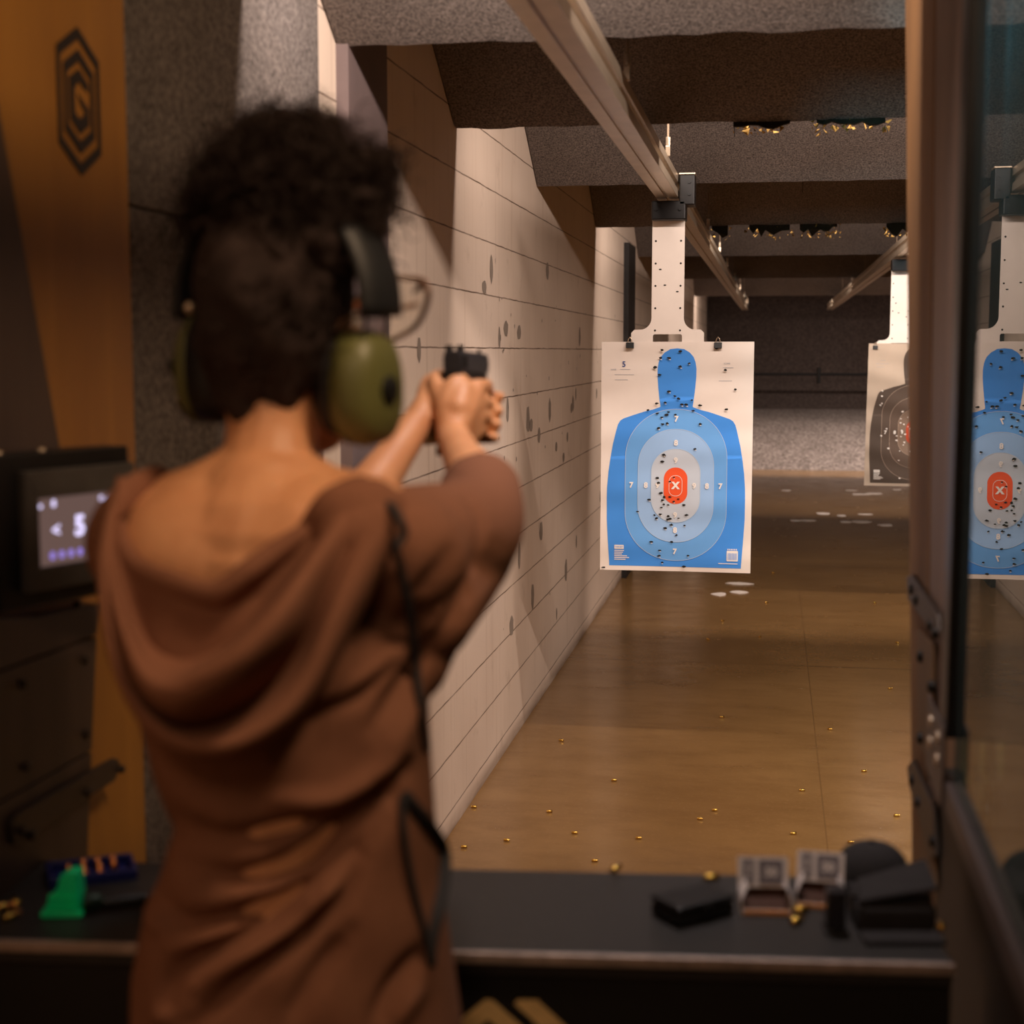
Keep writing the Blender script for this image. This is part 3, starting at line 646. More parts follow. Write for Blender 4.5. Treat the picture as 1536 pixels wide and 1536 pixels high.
# dark board in front with its sloping edge
P = [onX(0, 172, LX + .012), onX(92, 682, LX + .012), onX(96, 705, LX + .012)]
yl, zl = P[2][1], P[2][2]
y0_, z0_ = P[0][1], P[0][2]; sl = (P[1][1] - P[0][1]) / (P[1][2] - P[0][2])
ztop = 2.26; ytop = y0_ + sl * (ztop - z0_)
m = MB(); m.slab([(LX + .0005, 1.2, zl), (LX + .0005, yl, zl), (LX + .0005, ytop, ztop), (LX + .0005, 1.2, ztop)], (0.012, 0, 0)); m.build('sloping_dark_board', 'darkboard', t, bevel=0.001)
XB = LX + .03
def board(P, name='stepped_dark_board', mat='darkboard', X=XB, th=-0.029):
    m = MB(); m.slab([onX(a, b_, X) for a, b_ in P], (th, 0, 0)); return m.build(name, mat, t, bevel=0.0015)
board([(-160, 930), (-160, 1063), (146, 952), (150, 905), (60, 925)])
board([(-160, 1068), (-160, 1292), (138, 1125), (146, 955)])
board([(-160, 1296), (-160, 1480), (118, 1330), (132, 1285), (138, 1128)])
board([(18, 1236), (24, 1222), (172, 1137), (180, 1140), (178, 1160), (172, 1172), (140, 1192), (36, 1262), (22, 1268)], 'strap_plate', 'darkmetal', XB + .008, -0.007)
for a, b_ in ((22, 1245), (36, 1252), (122, 1188), (172, 1153), (32, 1026), (125, 989), (36, 1150), (127, 1100), (113, 907)):
    q = onX(a, b_, XB); q2 = 0.010 if (a, b_) in ((22, 1245), (36, 1252), (122, 1188), (172, 1153)) else 0.002
    MB().tube([(XB + q2 - .002, q[1], q[2]), (XB + q2 + .004, q[1], q[2]), (XB + q2 + .006, q[1], q[2])], [.0062, .0062, .003], 10).build('bolt', 'darkmetal', t)
# emblem: nested hexagon rings and a G, dark on the plywood
def hexa(w, h, slope): return [(0, h), (w, h - slope * w), (w, -h + slope * w), (0, -h), (-w, -h + slope * w), (-w, h - slope * w)]
EC = onX(119, 152, LX + .001)
e0, e1 = onX(88, 152, LX), onX(151, 152, LX); hw_ = (e1[1] - e0[1]) / 2; zt_ = onX(119, 42, LX)[2]; zb2 = onX(122, 264, LX)[2]; hh_ = (zt_ - zb2) / 2; zc = (zt_ + zb2) / 2
slp = (hh_ * 0.36) / hw_
def emblem(splines, name):
    vs, fs = curve_mesh(splines, 0.0006); m = MB(); m.add([(LX + .001 + c, EC[1] + a, zc + b_) for a, b_, c in vs], fs); m.build(name, 'logo', t)
H_ = lambda k: hexa(hw_ * k, hh_ * k, slp)
emblem([H_(1.0), H_(0.84)[::-1]], 'emblem_ring'); emblem([H_(0.70), H_(0.54)[::-1]], 'emblem_ring')
k = 0.44; w0, h0 = hw_ * k, hh_ * k; wi, hi = hw_ * .22, hh_ * .24
emblem([[(0, h0), (w0, h0 - slp * w0), (w0, h0 * 0.36), (wi, h0 * .46), (wi, hi - slp * wi + hh_ * .03), (0, hi + hh_ * .03), (-wi, hi - slp * wi), (-wi, -hi + slp * wi), (0, -hi), (wi, -hi + slp * wi), (wi, -hh_ * .10), (wi * .2, -hh_ * .04), (-wi * .3, hh_ * .10), (w0, -hh_ * .06), (w0, -h0 + slp * w0), (0, -h0), (-w0, -h0 + slp * w0), (-w0, h0 - slp * w0)]], 'emblem_letter')
# ------------------------------------------------------------------ lane control screen
FL, FR = onD(35, 708, 1.74), onD(200, 688, 1.92)
BL = onD(42, 890, 1.74)
dirv = FR - FL; dirv[2] = 0; wd = np.linalg.norm(dirv); dirv /= wd; nrm = np.array([dirv[1], -dirv[0], 0.0])   # towards the shooter
zt, zb_ = FL[2], BL[2]; OC = np.array([FL[0], FL[1], 0.0])
def scr(u, z, d=0.0): return OC + dirv * u + nrm * d + np.array([0, 0, z])
t = thing('lane_control_unit', 'black lane control unit with a lit touch screen showing 5', 'control unit', tuple(scr(0.08, zb_ - .03, -0.02)))
m = MB(); m.slab([scr(-.034, zb_ - .022, -.012), scr(wd + .004, zb_ - .022, -.012), scr(wd + .004, zt + .022, -.012), scr(-.034, zt + .022, -.012)], -nrm * 0.05); m.build('housing', 'blackplastic', t, bevel=0.003)
fr = MB()
ins = (0.022, wd - .024, zb_ + .030, zt - .036)
fo = [(0, zb_), (wd, zb_), (wd, zt), (0, zt)]; fi = [(ins[0], ins[2]), (ins[1], ins[2]), (ins[1], ins[3]), (ins[0], ins[3])]
for k in range(4):
    a, b2 = fo[k], fo[(k + 1) % 4]; c, d_ = fi[(k + 1) % 4], fi[k]
    fr.slab([scr(*a, -.011), scr(*b2, -.011), scr(*c, -.011), scr(*d_, -.011)], nrm * 0.013)
fr.build('screen_frame', 'bezel', t, bevel=0.0012)
m = MB(); m.slab([scr(ins[0], ins[2], -.008), scr(ins[1], ins[2], -.008), scr(ins[1], ins[3], -.008), scr(ins[0], ins[3], -.008)], nrm * 0.004); sc_ = m.build('screen', 'screen', t)
sw, sh_ = ins[1] - ins[0], ins[3] - ins[2]
def glyph(txt_, size, fu, fz, bold=.0008, mat='screentext', name='screen_text'):
    vs, fs = text_mesh(txt_, size, bold); m = MB(); m.add([scr(ins[0] + fu * sw + a, ins[2] + fz * sh_ + b_, -.0037) for a, b_, c in vs], fs); o = m.build(name, mat, sc_); return o
glyph('5', .036, .50, .52, .0016); glyph('<', .024, .22, .50); glyph('>', .024, .78, .50); glyph('8', .012, .20, .90); glyph('12:46', .008, .80, .90)
for k in range(7):
    m = MB(); m.add([scr(ins[0] + (.17 + .108 * k) * sw + .0048 * math.cos(a), ins[2] + .14 * sh_ + .0056 * math.sin(a), -.0037) for a in np.linspace(0, 2 * math.pi, 15)[:-1]], [list(range(14))]); bt = m.build('screen_button', 'screenbutton', sc_)
m = MB(); m.add([scr(ins[0] + .05 * sw + .003 * math.cos(a), ins[2] + .88 * sh_ + .003 * math.sin(a), -.0037) for a in np.linspace(0, 2 * math.pi, 13)[:-1]], [list(range(12))]); m.build('screen_icon', 'screentext', sc_)
for px in (22, 95):
    q = scr(-.012 if px == 22 else .058, zt + .022, -.03); MB().ell((q[0], q[1], q[2] + .001), (.0055, .0055, .004), None, 12, 8).build('screw_head', 'zinc', t)
# ------------------------------------------------------------------ right partition
RXP = BXR
t = thing('booth_partition', 'wooden booth partition post on the right, with bolted straps, beside the glass', 'partition', (RXP + .02, 2.4, 0))
def rboard(P, name, mat, X, th, par=None, bevel=0.0015):
    m = MB(); m.slab([onX(a, b_, X) for a, b_ in P], (th, 0, 0)); return m.build(name, mat, par or t, bevel=bevel)
q0, q1 = onX(1358, 0, RXP), onX(1368, 1300, RXP); yb0 = onX(1401, 0, RXP)[1]
ztp = 2.26
def yline(p0, p1, z): return p0[1] + (p1[1] - p0[1]) * (z - p0[2]) / (p1[2] - p0[2])
qa, qb = onX(1402, 0, RXP), onX(1392, 860, RXP)
m = MB(); m.slab([(RXP, yline(qa, qb, ztp), ztp), (RXP, yline(q0, q1, ztp), ztp), (RXP, yline(q0, q1, 0.0), 0.0), (RXP, yline(qa, qb, 0.0), 0.0)], (0.03, 0, 0)); m.build('plywood_board', 'edgeply', t, bevel=0.002)
qc, qd = onX(1441, 0, RXP), onX(1413, 1000, RXP)
m = MB(); m.slab([(RXP + .002, qc[1] - .03, ztp), (RXP + .002, yline(qa, qb, ztp) - .001, ztp), (RXP + .002, yline(qa, qb, 0.0) - .001, 0.0), (RXP + .002, qc[1] - .03, 0)], (0.03, 0, 0)); m.build('weathered_board', 'mauve', t, bevel=0.002)
rboard([(1366, 866), (1374, 862), (1412, 920), (1414, 948), (1404, 948), (1368, 900)], 'strap_plate', 'darkmetal', RXP - .001, -.007)
rboard([(1367, 1150), (1375, 1140), (1408, 1215), (1410, 1285), (1402, 1290), (1370, 1180)], 'strap_plate', 'darkmetal', RXP - .001, -.007)
rboard([(1380, 945), (1404, 965), (1404, 1150), (1380, 1120)], 'stepped_dark_board', 'sideply', RXP - .001, -.005)
rboard([(1384, 1165), (1404, 1205), (1408, 1330), (1384, 1330)], 'stepped_dark_board', 'sideply', RXP - .001, -.005)
for a, b_ in ((1370, 884), (1377, 900), (1398, 938), (1405, 950), (1383, 985), (1399, 1030), (1383, 1107), (1400, 1162), (1371, 1170), (1380, 1203), (1402, 1262)):
    q = onX(a, b_, RXP - .006); MB().tube([(q[0] + .002, q[1], q[2]), (q[0] - .005, q[1], q[2]), (q[0] - .008, q[1], q[2])], [.009, .009, .005], 10).build('bolt', 'blackmetal', t)
m = MB().box((RXP + .001, 0.55, 0), (RXP + .03, qc[1] - .032, 1.0)); m.build('lower_black_board', 'blackboard', t)
# ---- glass screen: pane, black upright, bottom rail, corner brace
gy = onX(1450, 600, RXP)[1]; gz = onX(1440, 1200, RXP)[2]
t = thing('glass_screen', 'clear safety glass screen in a dark frame on the right, mirroring the blue target', 'glass screen', (RXP, 1.4, gz))
MB().box((RXP, 0.55, gz + .004), (RXP + .012, gy + .004, 2.26)).build('glass_pane', 'glass', t)
y1_ = onX(1417, 600, RXP - .02)[1]
MB().box((RXP - .012, gy + .005, gz + 0.06), (RXP + .026, y1_ + .01, 2.26)).build('upright', 'blackmetal', t, bevel=0.003)
MB().box((RXP - .012, 0.55, gz - .028), (RXP + .0, gy + 0.03, gz + .006)).build('bottom_rail', 'framealu', t, bevel=0.002)
MB().box((RXP + .013, 0.55, gz - .028), (RXP + .026, gy + 0.03, gz + .006)).build('bottom_rail', 'framealu', t, bevel=0.002)
cb_ = MB().box((RXP - .016, gy - .005, gz - .03), (RXP - .0125, gy + .20, gz + .075)).build('corner_brace', 'framealu', t, bevel=0.001)
for dy, dz in ((.05, .05), (.14, .05), (.05, .02), (.14, .02)): MB().tube([(RXP - .0155, gy + dy, gz + dz), (RXP - .019, gy + dy, gz + dz)], .009, 10).build('screw', 'zinc', cb_)
# neighbouring booth seen through the glass
t = thing('booth_partition', 'amber plywood partition of the next booth, beyond the glass', 'partition', (1.5, 1.9, 0))
MB().box((1.5, 0.9, 0), (1.53, 2.4, 2.26)).build('plywood_board', 'yellow', t)
t = thing('shooting_counter', 'black shooting counter of the next booth beyond the glass', 'counter', (.9, 1.75, 0))
MB().box((.29, 1.62, CT - .03), (1.48, 1.9, CT)).build('countertop', 'counter', t); MB().box((.29, 1.64, 0), (1.48, 1.66, CT - .031)).build('front_panel', 'blackboard', t)
# ------------------------------------------------------------------ things on the counter
def ct(px, py): return onZ(px, py, CT)
def rotz(a): return Matrix.Rotation(a, 4, 'Z')
def at(p, a=0.0): return Matrix.Translation((p[0], p[1], CT + 0.0005)) @ rotz(a)
def loc_(p): return (p[0], p[1], CT)
# ammunition cartons with raised lids
def carton(P, ang, label, w, lidtilt):
    t = thing('ammunition_box', label, 'ammunition box', loc_(P), 'open cartons on the counter'); Mx = at(P, ang)
    d, h, th = .050, .017, .0012
    b = MB(); b.box((-w / 2, -d / 2, 0), (w / 2, d / 2, th), Mx); b.box((-w / 2, -d / 2, th), (-w / 2 + th, d / 2, h), Mx); b.box((w / 2 - th, -d / 2, th), (w / 2, d / 2, h), Mx); b.box((-w / 2, d / 2 - th, th), (w / 2, d / 2, h), Mx); b.box((-w / 2, -d / 2, th), (w / 2, -d / 2 + th, h * .38), Mx)
    b.build('carton', 'cardwhite', t)
    MB().box((-w / 2 + .002, -d / 2 + .003, .002), (w / 2 - .002, d / 2 - .003, .006), Mx).build('cardboard_insert', 'cardbrown', t); MB().box((-w / 2 + .0015, d / 2 - .0026, .002), (w / 2 - .0015, d / 2 - .0014, h), Mx).build('cardboard_insert', 'cardbrown', t)
    b = MB(); b.box((-w / 2 + .003, -d / 2 - .0012, .001), (w / 2 - .003, -d / 2 - .0002, h * .34), Mx); b.build('front_flap', 'cardorange', t)
    Tl = Mx @ Matrix.Translation((0, d / 2 - .001, h)) @ Matrix.Rotation(math.radians(lidtilt), 4, 'X')
    L = .037
    lid = MB().box((-w / 2, -.0006, 0), (w / 2, .0006, L), Tl).build('lid', 'cardwhite', t)
    # printed fields on the lid face
    f = MB(); f.box((-w * .40, -.0012, L * .12), (-w * .18, -.0007, L * .92), Tl); f.build('printed_field', 'cardprint', lid)
    f = MB(); f.box((-w * .08, -.0012, L * .10), (w * .40, -.0007, L * .90), Tl); f2 = f.build('printed_field', 'cardprint', lid)
    vs, fs = text_mesh('50', .015, .0008); m = MB(); m.add([Tl @ Vector((w * .16 + a, -.0014, L * .5 + b_)) for a, b_, c in vs], fs); m.build('printed_number', 'cardwhite', lid)
    vs, fs = text_mesh('9 mm', .009, .0003); Rt = Matrix.Rotation(math.pi / 2, 4, 'Z')
    m = MB(); m.add([Tl @ Vector((-w * .29 - b_, -.0014, L * .52 + a)) for a, b_, c in vs], fs); m.build('printed_text', 'cardwhite', lid)
    for sx in (-1, 1):
        Tf = Mx @ Matrix.Translation((sx * w / 2, 0, h)) @ Matrix.Rotation(sx * math.radians(-28), 4, 'Y')
        b = MB(); b.slab([Tf @ Vector(p) for p in ((0, -d * .42, 0), (0, d * .42, 0), (0, d * .3, .016), (0, -d * .34, .016))], (.0008, 0, 0)); b.build('side_flap', 'cardwhite', t)
p = ct(1147, 1372); carton((p[0], p[1] + .022), A + .0, 'left open white ammunition box with raised lid and orange front', .062, -16)
p = ct(1230, 1362); carton((p[0], p[1] + .020), A - .16, 'right open white ammunition box with raised lid, beside the black cylinder', .058, -18)
def soft(name, mb, mat, parent, lv=2):
    o = mb.build(name, mat, parent, smooth=True); s_ = o.modifiers.new('sub', 'SUBSURF'); s_.levels = lv; s_.render_levels = lv; return o
# low black hard case left of the cartons
p = ct(1038, 1378); t = thing('ammunition_case', 'low black plastic case lying left of the white ammunition boxes', 'case', loc_(p)); Mx = at((p[0], p[1] + .012), A + .62)
MB().box((-.043, -.028, 0), (.043, .028, .017), Mx).build('case_body', 'blackplastic', t, bevel=.004)
MB().box((-.044, -.029, .018), (.044, .029, .026), Mx).build('lid', 'blackplastic', t, bevel=.004)
MB().box((-.008, -.031, .012), (.008, -.0285, .022), Mx).build('latch', 'blackplastic', t)
# magazine standing upright
p = ct(1253, 1398); t = thing('pistol_magazine', 'black pistol magazine standing upright in front of the right ammunition box', 'magazine', loc_(p)); Mx = at(p, A)
m = MB(); m.slab([Mx @ Vector(q) for q in ((-.011, -.010, .004), (.011, -.010, .004), (.011, .018, .004), (-.011, .018, .004))], (0, -.006, .050)); m.build('magazine_body', 'magsteel', t, bevel=.004, seg=3)
MB().box((-.0135, -.013, 0), (.0135, .021, .0045), Mx).build('base_plate', 'blackplastic', t, bevel=.0015)
# dark cap / rounded soft pouch at the back
p = ct(1308, 1330); t = thing('baseball_cap', 'dark rounded cap lying at the back right of the counter', 'cap', loc_(p)); Mx = at((p[0], p[1] + .02), A)
vs = MB(); rings = []
for k in range(9):
    a = math.pi / 2 * k / 8; r = math.cos(a) ** .8
    rings.append([Mx @ Vector((.050 * r * math.cos(q), .042 * r * math.sin(q), .052 * math.sin(a) ** .9)) for q in np.linspace(0, 2 * math.pi, 25)[:-1]])
vs.loft(rings); vs.build('crown', 'darkfabric', t, smooth=True)
b = MB(); n = 14; top = [Mx @ Vector((.046 * math.cos(q) , -.034 + .036 * math.sin(q), .006 + .006 * math.sin(-q))) for q in np.linspace(math.pi, 2 * math.pi, n)]
b.slab(top, (0, 0, .004)); b.build('visor', 'darkfabric', t)
MB().ell(Mx @ Vector((0, 0, .052)), (.005, .005, .003)).build('button', 'darkfabric', t)
# black pistol pouch on a flat pad
p = ct(1358, 1418); t = thing('pistol_pouch', 'open black pistol pouch with flat front pad at the right end of the counter', 'pouch', loc_(p)); Mx = at(p, A + .06)
MB().box((-.047, -.004, 0), (.047, .030, .006), Mx).build('flat_pad', 'darkfabric', t, bevel=.002)
MB().box((-.046, .030, 0), (.046, .105, .034), Mx).build('pouch_body', 'darkfabric', t, bevel=.009, seg=3)
b = MB(); b.slab([Mx @ Vector(q) for q in ((-.046, .034, .035), (-.035, .100, .038), (.050, .104, .062), (.046, .036, .050))], (0, 0, .006)); b.build('flap', 'darkfabric', t, bevel=.003)
MB().box((-.047, .062, .004), (.047, .074, .0352), Mx).build('webbing_strap', 'blackplastic', t)
# cartridges and casings on the counter
def cartridge(P, ang, label, grp):
    t = thing('cartridge', label, 'cartridge', (P[0], P[1], CT + .0003), grp)
    b = MB(); b.tube([(-.0145, 0, .005), (-.0135, 0, .005), (-.0125, 0, .005), (-.0115, 0, .005), (.005, 0, .005)], [.0046, .0049, .0042, .0048, .0047], 14)
    b2 = MB(); b2.tube([(.005, 0, .005), (.008, 0, .005), (.011, 0, .005), (.0138, 0, .005)], [.0044, .0042, .003, .0008], 14)
    R_ = rotz(ang)
    for q, nm, mt in ((b, 'case', 'brass'), (b2, 'bullet', 'copper')):
        q.v = [tuple(R_ @ Vector(v) + Vector((P[0], P[1], CT + .0003))) for v in q.v]; q.build(nm, mt, t, smooth=True)
    return t
cs = [((1067, 1321), .3, 'spent brass casing on the counter behind the low black case'), ((924, 1308), 1.2, 'spent casing at the back edge of the counter, left of the low black case'),
      ((1195, 1386), 1.0, 'brass casing in front of the gap between the two white ammunition boxes, nearer one'), ((1200, 1370), .2, 'brass casing in front of the gap between the two white ammunition boxes, farther one'),
      ((1411, 1396), 1.4, 'brass casing against the right end of the counter beside the pouch')]
for (px, py), a, lb in cs:
    q = ct(px, py); dup(c0, (q[0], q[1], CT + .0004), (0, 0, a), lb)['group'] = 'loose brass on the counter'
for (px, py), a, lb in (((6, 1366), .4, 'brass cartridge at the left end of the counter, farthest left of three'), ((22, 1357), 2.3, 'brass cartridge at the left end of the counter, farthest back of three'), ((20, 1378), 1.3, 'brass cartridge at the left end of the counter, nearest of three')):
    q = ct(px, py); cartridge(q, a, lb, 'cartridges at the left end of the counter')
# green loader
p = ct(96, 1372); t = thing('magazine_loader', 'bright neon green plastic magazine loader standing on the counter', 'magazine loader', loc_(p)); Mx = at(p, A + .1)
MB().box((-.025, -.013, 0), (.025, .016, .007), Mx).build('base_flange', 'neon', t, bevel=.002)
m = MB(); m.slab([Mx @ Vector(q) for q in ((-.019, -.010, .0065), (.021, -.010, .0065), (.0195, -.010, .057), (.006, -.010, .057), (-.002, -.010, .050), (-.007, -.010, .030), (-.0165, -.010, .027))], (0.0, .021, 0)); m.build('loader_body', 'neon', t, bevel=.003)
m = MB(); m.box((-.018, -.0125, .009), (.019, -.0102, .014), Mx); m.build('grip_rib', 'neon', t)
m = MB(); m.box((-.014, -.0125, .0215), (.018, -.0102, .0255), Mx); m.build('grip_rib', 'neon', t)
# blue tray
p = ct(132, 1318); t = thing('cartridge_tray', 'dark blue plastic tray holding brown cartridges behind the green loader', 'tray', loc_(p)); Mx = at((p[0], p[1] + .01), A + .42)
tw, tdp, th = .055, .034, .014
b = MB(); b.box((-tw, -tdp, 0), (tw, tdp, .003), Mx); b.build('tray_floor', 'bluetray', t)
for lo, hi in (((-tw, -tdp, .003), (tw, -tdp + .006, th)), ((-tw, tdp - .006, .003), (tw, tdp, th)), ((-tw, -tdp + .006, .003), (-tw + .006, tdp - .006, th)), ((tw - .006, -tdp + .006, .003), (tw, tdp - .006, th))): MB().box(lo, hi, Mx).build('tray_rim', 'bluetray', t, bevel=.002)
for i in range(4):
    for j in range(3):
        c = Mx @ Vector((-.028 + .019 * i, -.017 + .017 * j, .003)); 
        if (i, j) in ((0, 2), (3, 0)): continue
        q = bpy.data.objects.new('cartridge', None); COL.objects.link(q); q.location = c; tag(q, 'copper-brown cartridge standing upright in the blue tray', 'cartridge', 'cartridges in the blue tray')
        MB().tube([tuple(c), (c[0], c[1], c[2] + .008), (c[0], c[1], c[2] + .0085), (c[0], c[1], c[2] + .014), (c[0], c[1], c[2] + .017)], [.005, .005, .0045, .0034, .0008], 10).build('bullet', 'copper', q, smooth=True)
# dark torch-like tool with green tint
p = ct(165, 1366); t = thing('flashlight', 'small dark green flashlight lying right of the green loader', 'flashlight', loc_(p)); Mx = at(p, A + .35)
mk = lambda pts: [tuple(Mx @ Vector(q)) for q in pts]
MB().tube(mk([(-.010, 0, .010), (.062, 0, .010), (.064, 0, .010)]), [.0085, .0085, .007], 16).build('barrel', 'blackplastic', t, auto=True)
MB().tube(mk([(-.030, 0, .0125), (-.016, 0, .0125), (-.009, 0, .0105)]), [.012, .012, .0088], 16).build('head', 'darkgreen', t, auto=True)
# ================================================================== the shooter
J = lambda x, y, D: np.array(onD(x, y, D))
def remesh(mb, name, mat, parent, voxel, smooth_it=6, fac=0.5, post=None, keep=None):
    me = bpy.data.meshes.new(name); me.from_pydata(mb.v, [], mb.f); me.update()
    bm = bmesh.new(); bm.from_mesh(me); bmesh.ops.recalc_face_normals(bm, faces=bm.faces); bm.to_mesh(me); bm.free()
    o = bpy.data.objects.new('tmp', me); COL.objects.link(o)
    r = o.modifiers.new('r', 'REMESH'); r.mode = 'VOXEL'; r.voxel_size = voxel; r.adaptivity = 0
    s_ = o.modifiers.new('s', 'SMOOTH'); s_.factor = fac; s_.iterations = smooth_it
    dg = bpy.context.evaluated_depsgraph_get(); m2 = bpy.data.meshes.new_from_object(o.evaluated_get(dg))
    bpy.data.objects.remove(o); bpy.data.meshes.remove(me)
    n = len(m2.vertices); co = np.empty(n * 3); m2.vertices.foreach_get('co', co); co = co.reshape(-1, 3)
    if post is not None:
        no = np.empty(n * 3); m2.vertex_normals.foreach_get('vector', no); co = post(co, no.reshape(-1, 3))
    co = co - wloc(parent); m2.vertices.foreach_set('co', co.ravel()); m2.polygons.foreach_set('use_smooth', [True] * len(m2.polygons)); m2.update(); m2.name = name
    o = bpy.data.objects.new(name, m2); COL.objects.link(o); o.parent = parent
    m2.materials.clear(); m2.materials.append(MAT[mat]); return o
def crv(pts, n):
    """Catmull-Rom through the points, n samples"""
    P = np.array(pts, float); P = np.vstack([2 * P[0] - P[1], P, 2 * P[-1] - P[-2]]); m = len(P) - 3; out = []
    d = np.linalg.norm(np.diff(P[1:-1], axis=0), axis=1); L = np.concatenate([[0], np.cumsum(d)])
    for s in np.linspace(0, L[-1], n):
        i = min(int(np.searchsorted(L, s, side='right')) - 1, m - 1); u = (s - L[i]) / max(d[i], 1e-9)
        a, b, c, e = P[i:i + 4]; out.append(0.5 * (2 * b + (c - a) * u + (2 * a - 5 * b + 4 * c - e) * u * u + (3 * b - a - 3 * c + e) * u ** 3))
    return np.array(out)
def limb(mb, pts, rad, n=24, seg=16):
    P = crv(pts, n); L = np.concatenate([[0], np.cumsum(np.linalg.norm(np.diff(np.array(pts, float), axis=0), axis=1))]); L /= L[-1]
    mb.tube([tuple(p) for p in P], [float(np.interp(u, L, rad)) for u in np.linspace(0, 1, n)], seg)
    mb.ell(P[0], (rad[0] * .98,) * 3, None, seg, 10); mb.ell(P[-1], (rad[-1] * .98,) * 3, None, seg, 10)
PX_, PY_ = -0.47, 1.43
per = thing('person', 'person seen from behind in a brown hooded top, arms raised and aiming a black pistol', 'person', (PX_, PY_, 0))
# ---- joints
HC = J(422, 484, 1.50)                              # head centre
PH = math.radians(-18); HR = Matrix.Rotation(PH, 4, 'Z')            # head turned to the right
hx = np.array(HR @ Vector((1, 0, 0))); hy = np.array(HR @ Vector((0, 1, 0))); hz = np.array([0, 0, 1.0])
def hp_(a, b, c): return HC + hx * a + hy * b + hz * c
SHL, SHR = J(232, 800, 1.46), J(600, 815, 1.41)
ELL, ELR = J(486, 838, 1.74), J(736, 772, 1.67)
GD = np.array([TC[0] + 0.44, 5.8 - 2.0, -0.12]); GD /= np.linalg.norm(GD)          # barrel direction
GO = J(686, 555, 2.02)                              # top of the grip (web of the hand)
gx = np.cross(GD, [0, 0, 1.0]); gx /= np.linalg.norm(gx); gz = np.cross(gx, GD)
def G(a, b, c): return GO + gx * a + GD * b + gz * c
WRR, WRL = G(0.010, -0.072, -0.088), G(-0.046, -0.060, -0.078)
# ---- body: one continuous skin
B = MB()
B.ell(HC + hz * .012 - hy * .006, (.067, .089, .104), HR, 28, 18)
limb(B, [hp_(0, .035, -.06), hp_(0, .062, -.105)], [.058, .036]); B.ell(hp_(0, .085, -.112), (.02, .014, .013), HR)          # jaw, chin
B.ell(hp_(0, .052, -.04), (.054, .045, .07), HR)
limb(B, [hp_(0, .092, .008), hp_(0, .108, -.03), hp_(0, .098, -.042)], [.008, .012, .010], 8, 10)                                # nose
for sx in (-1, 1):
    B.ell(hp_(sx * .076, .0, -.02), (.010, .018, .030), HR)                                                                     # ears
    limb(B, [hp_(sx * .014, .092, .018), hp_(sx * .048, .080, .020)], [.007, .006], 6, 8)                                        # brow
    limb(B, [hp_(-.02, .093, -.070 + sx * .004), hp_(0, .099, -.069 + sx * .005), hp_(.02, .093, -.070 + sx * .004)], [.003, .0055, .003], 8, 8)   # lips
NB = J(398, 770, 1.43)
limb(B, [hp_(0, -.012, -.05), J(408, 660, 1.465), J(400, 730, 1.445), NB], [.052, .047, .054, .070])
limb(B, [J(402, 705, 1.45), J(335, 752, 1.445), SHL + [0.035, 0, .018]], [.045, .048, .050]); limb(B, [J(405, 715, 1.45), J(480, 765, 1.435), SHR + [-.03, 0, .018]], [.045, .048, .050])
B.ell(J(350, 850, 1.432), (.128, .098, .098), None, 36, 24); limb(B, [J(330, 830, 1.42), J(480, 840, 1.41)], [.080, .085]); limb(B, [J(260, 830, 1.44), J(560, 845, 1.42)], [.072, .075])
limb(B, [J(405, 830, 1.43), J(415, 1050, 1.42), J(440, 1260, 1.42), J(448, 1450, 1.42), J(450, 1560, 1.43)], [.100, .105, .095, .105, .10])
for sx, q in ((-1, J(330, 1000, 1.42)), (1, J(500, 1000, 1.42))): limb(B, [J(400 + sx * 80, 850, 1.42), q, J(440 + sx * 70, 1250, 1.42), J(448 + sx * 70, 1500, 1.42)], [.075, .075, .062, .085])
limb(B, [SHL, (SHL + ELL) / 2 + [0, 0, -.005], ELL], [.050, .044, .036]); limb(B, [SHR, (SHR + ELR) / 2, ELR], [.050, .045, .038])
limb(B, [ELL, ELL * .65 + WRL * .35 + [0, 0, .002], ELL * .25 + WRL * .75, WRL], [.036, .036, .026, .0225]); limb(B, [ELR, ELR * .68 + WRR * .32 + [.002, 0, 0], ELR * .3 + WRR * .7, WRR], [.038, .037, .026, .022])
# right hand round the grip
def finger(pts, r): limb(B, [G(*p) for p in pts], r, 14, 12)
RM = [(.030, -.012, -.024), (.034, -.014, -.044), (.035, -.020, -.063), (.033, -.027, -.081)]
for k, m_ in enumerate(RM): finger([(.010, -.072, -.088), (.022 - k * .001, -.050 + k * -.002, -.058 - k * .012), m_], [.021, .0185, .0125])
finger([(.008, -.070, -.085), (.000, -.050, -.050), (.004, -.036, -.022), (.012, -.026, -.016)], [.021, .020, .014, .012])
finger([(.014, -.055, -.055), (.016, -.036, -.030)], [.022, .017])
finger([RM[0], (.035, .030, -.021), (.024, .056, -.024), (.008, .058, -.026)], [.0125, .0095, .0085, .0072])
finger([RM[1], (.037, .026, -.046), (.016, .046, -.047), (-.012, .040, -.048)], [.0125, .0098, .0088, .0075])
finger([RM[2], (.037, .016, -.065), (.016, .034, -.066), (-.012, .028, -.067)], [.0125, .0096, .0086, .0074])
finger([RM[3], (.034, .004, -.083), (.016, .020, -.084), (-.008, .015, -.085)], [.0115, .0086, .0076, .0066])
finger([(-.002, -.052, -.055), (-.024, -.022, -.018), (-.026, .010, -.008), (-.024, .034, -.008)], [.018, .0128, .0102, .0082])
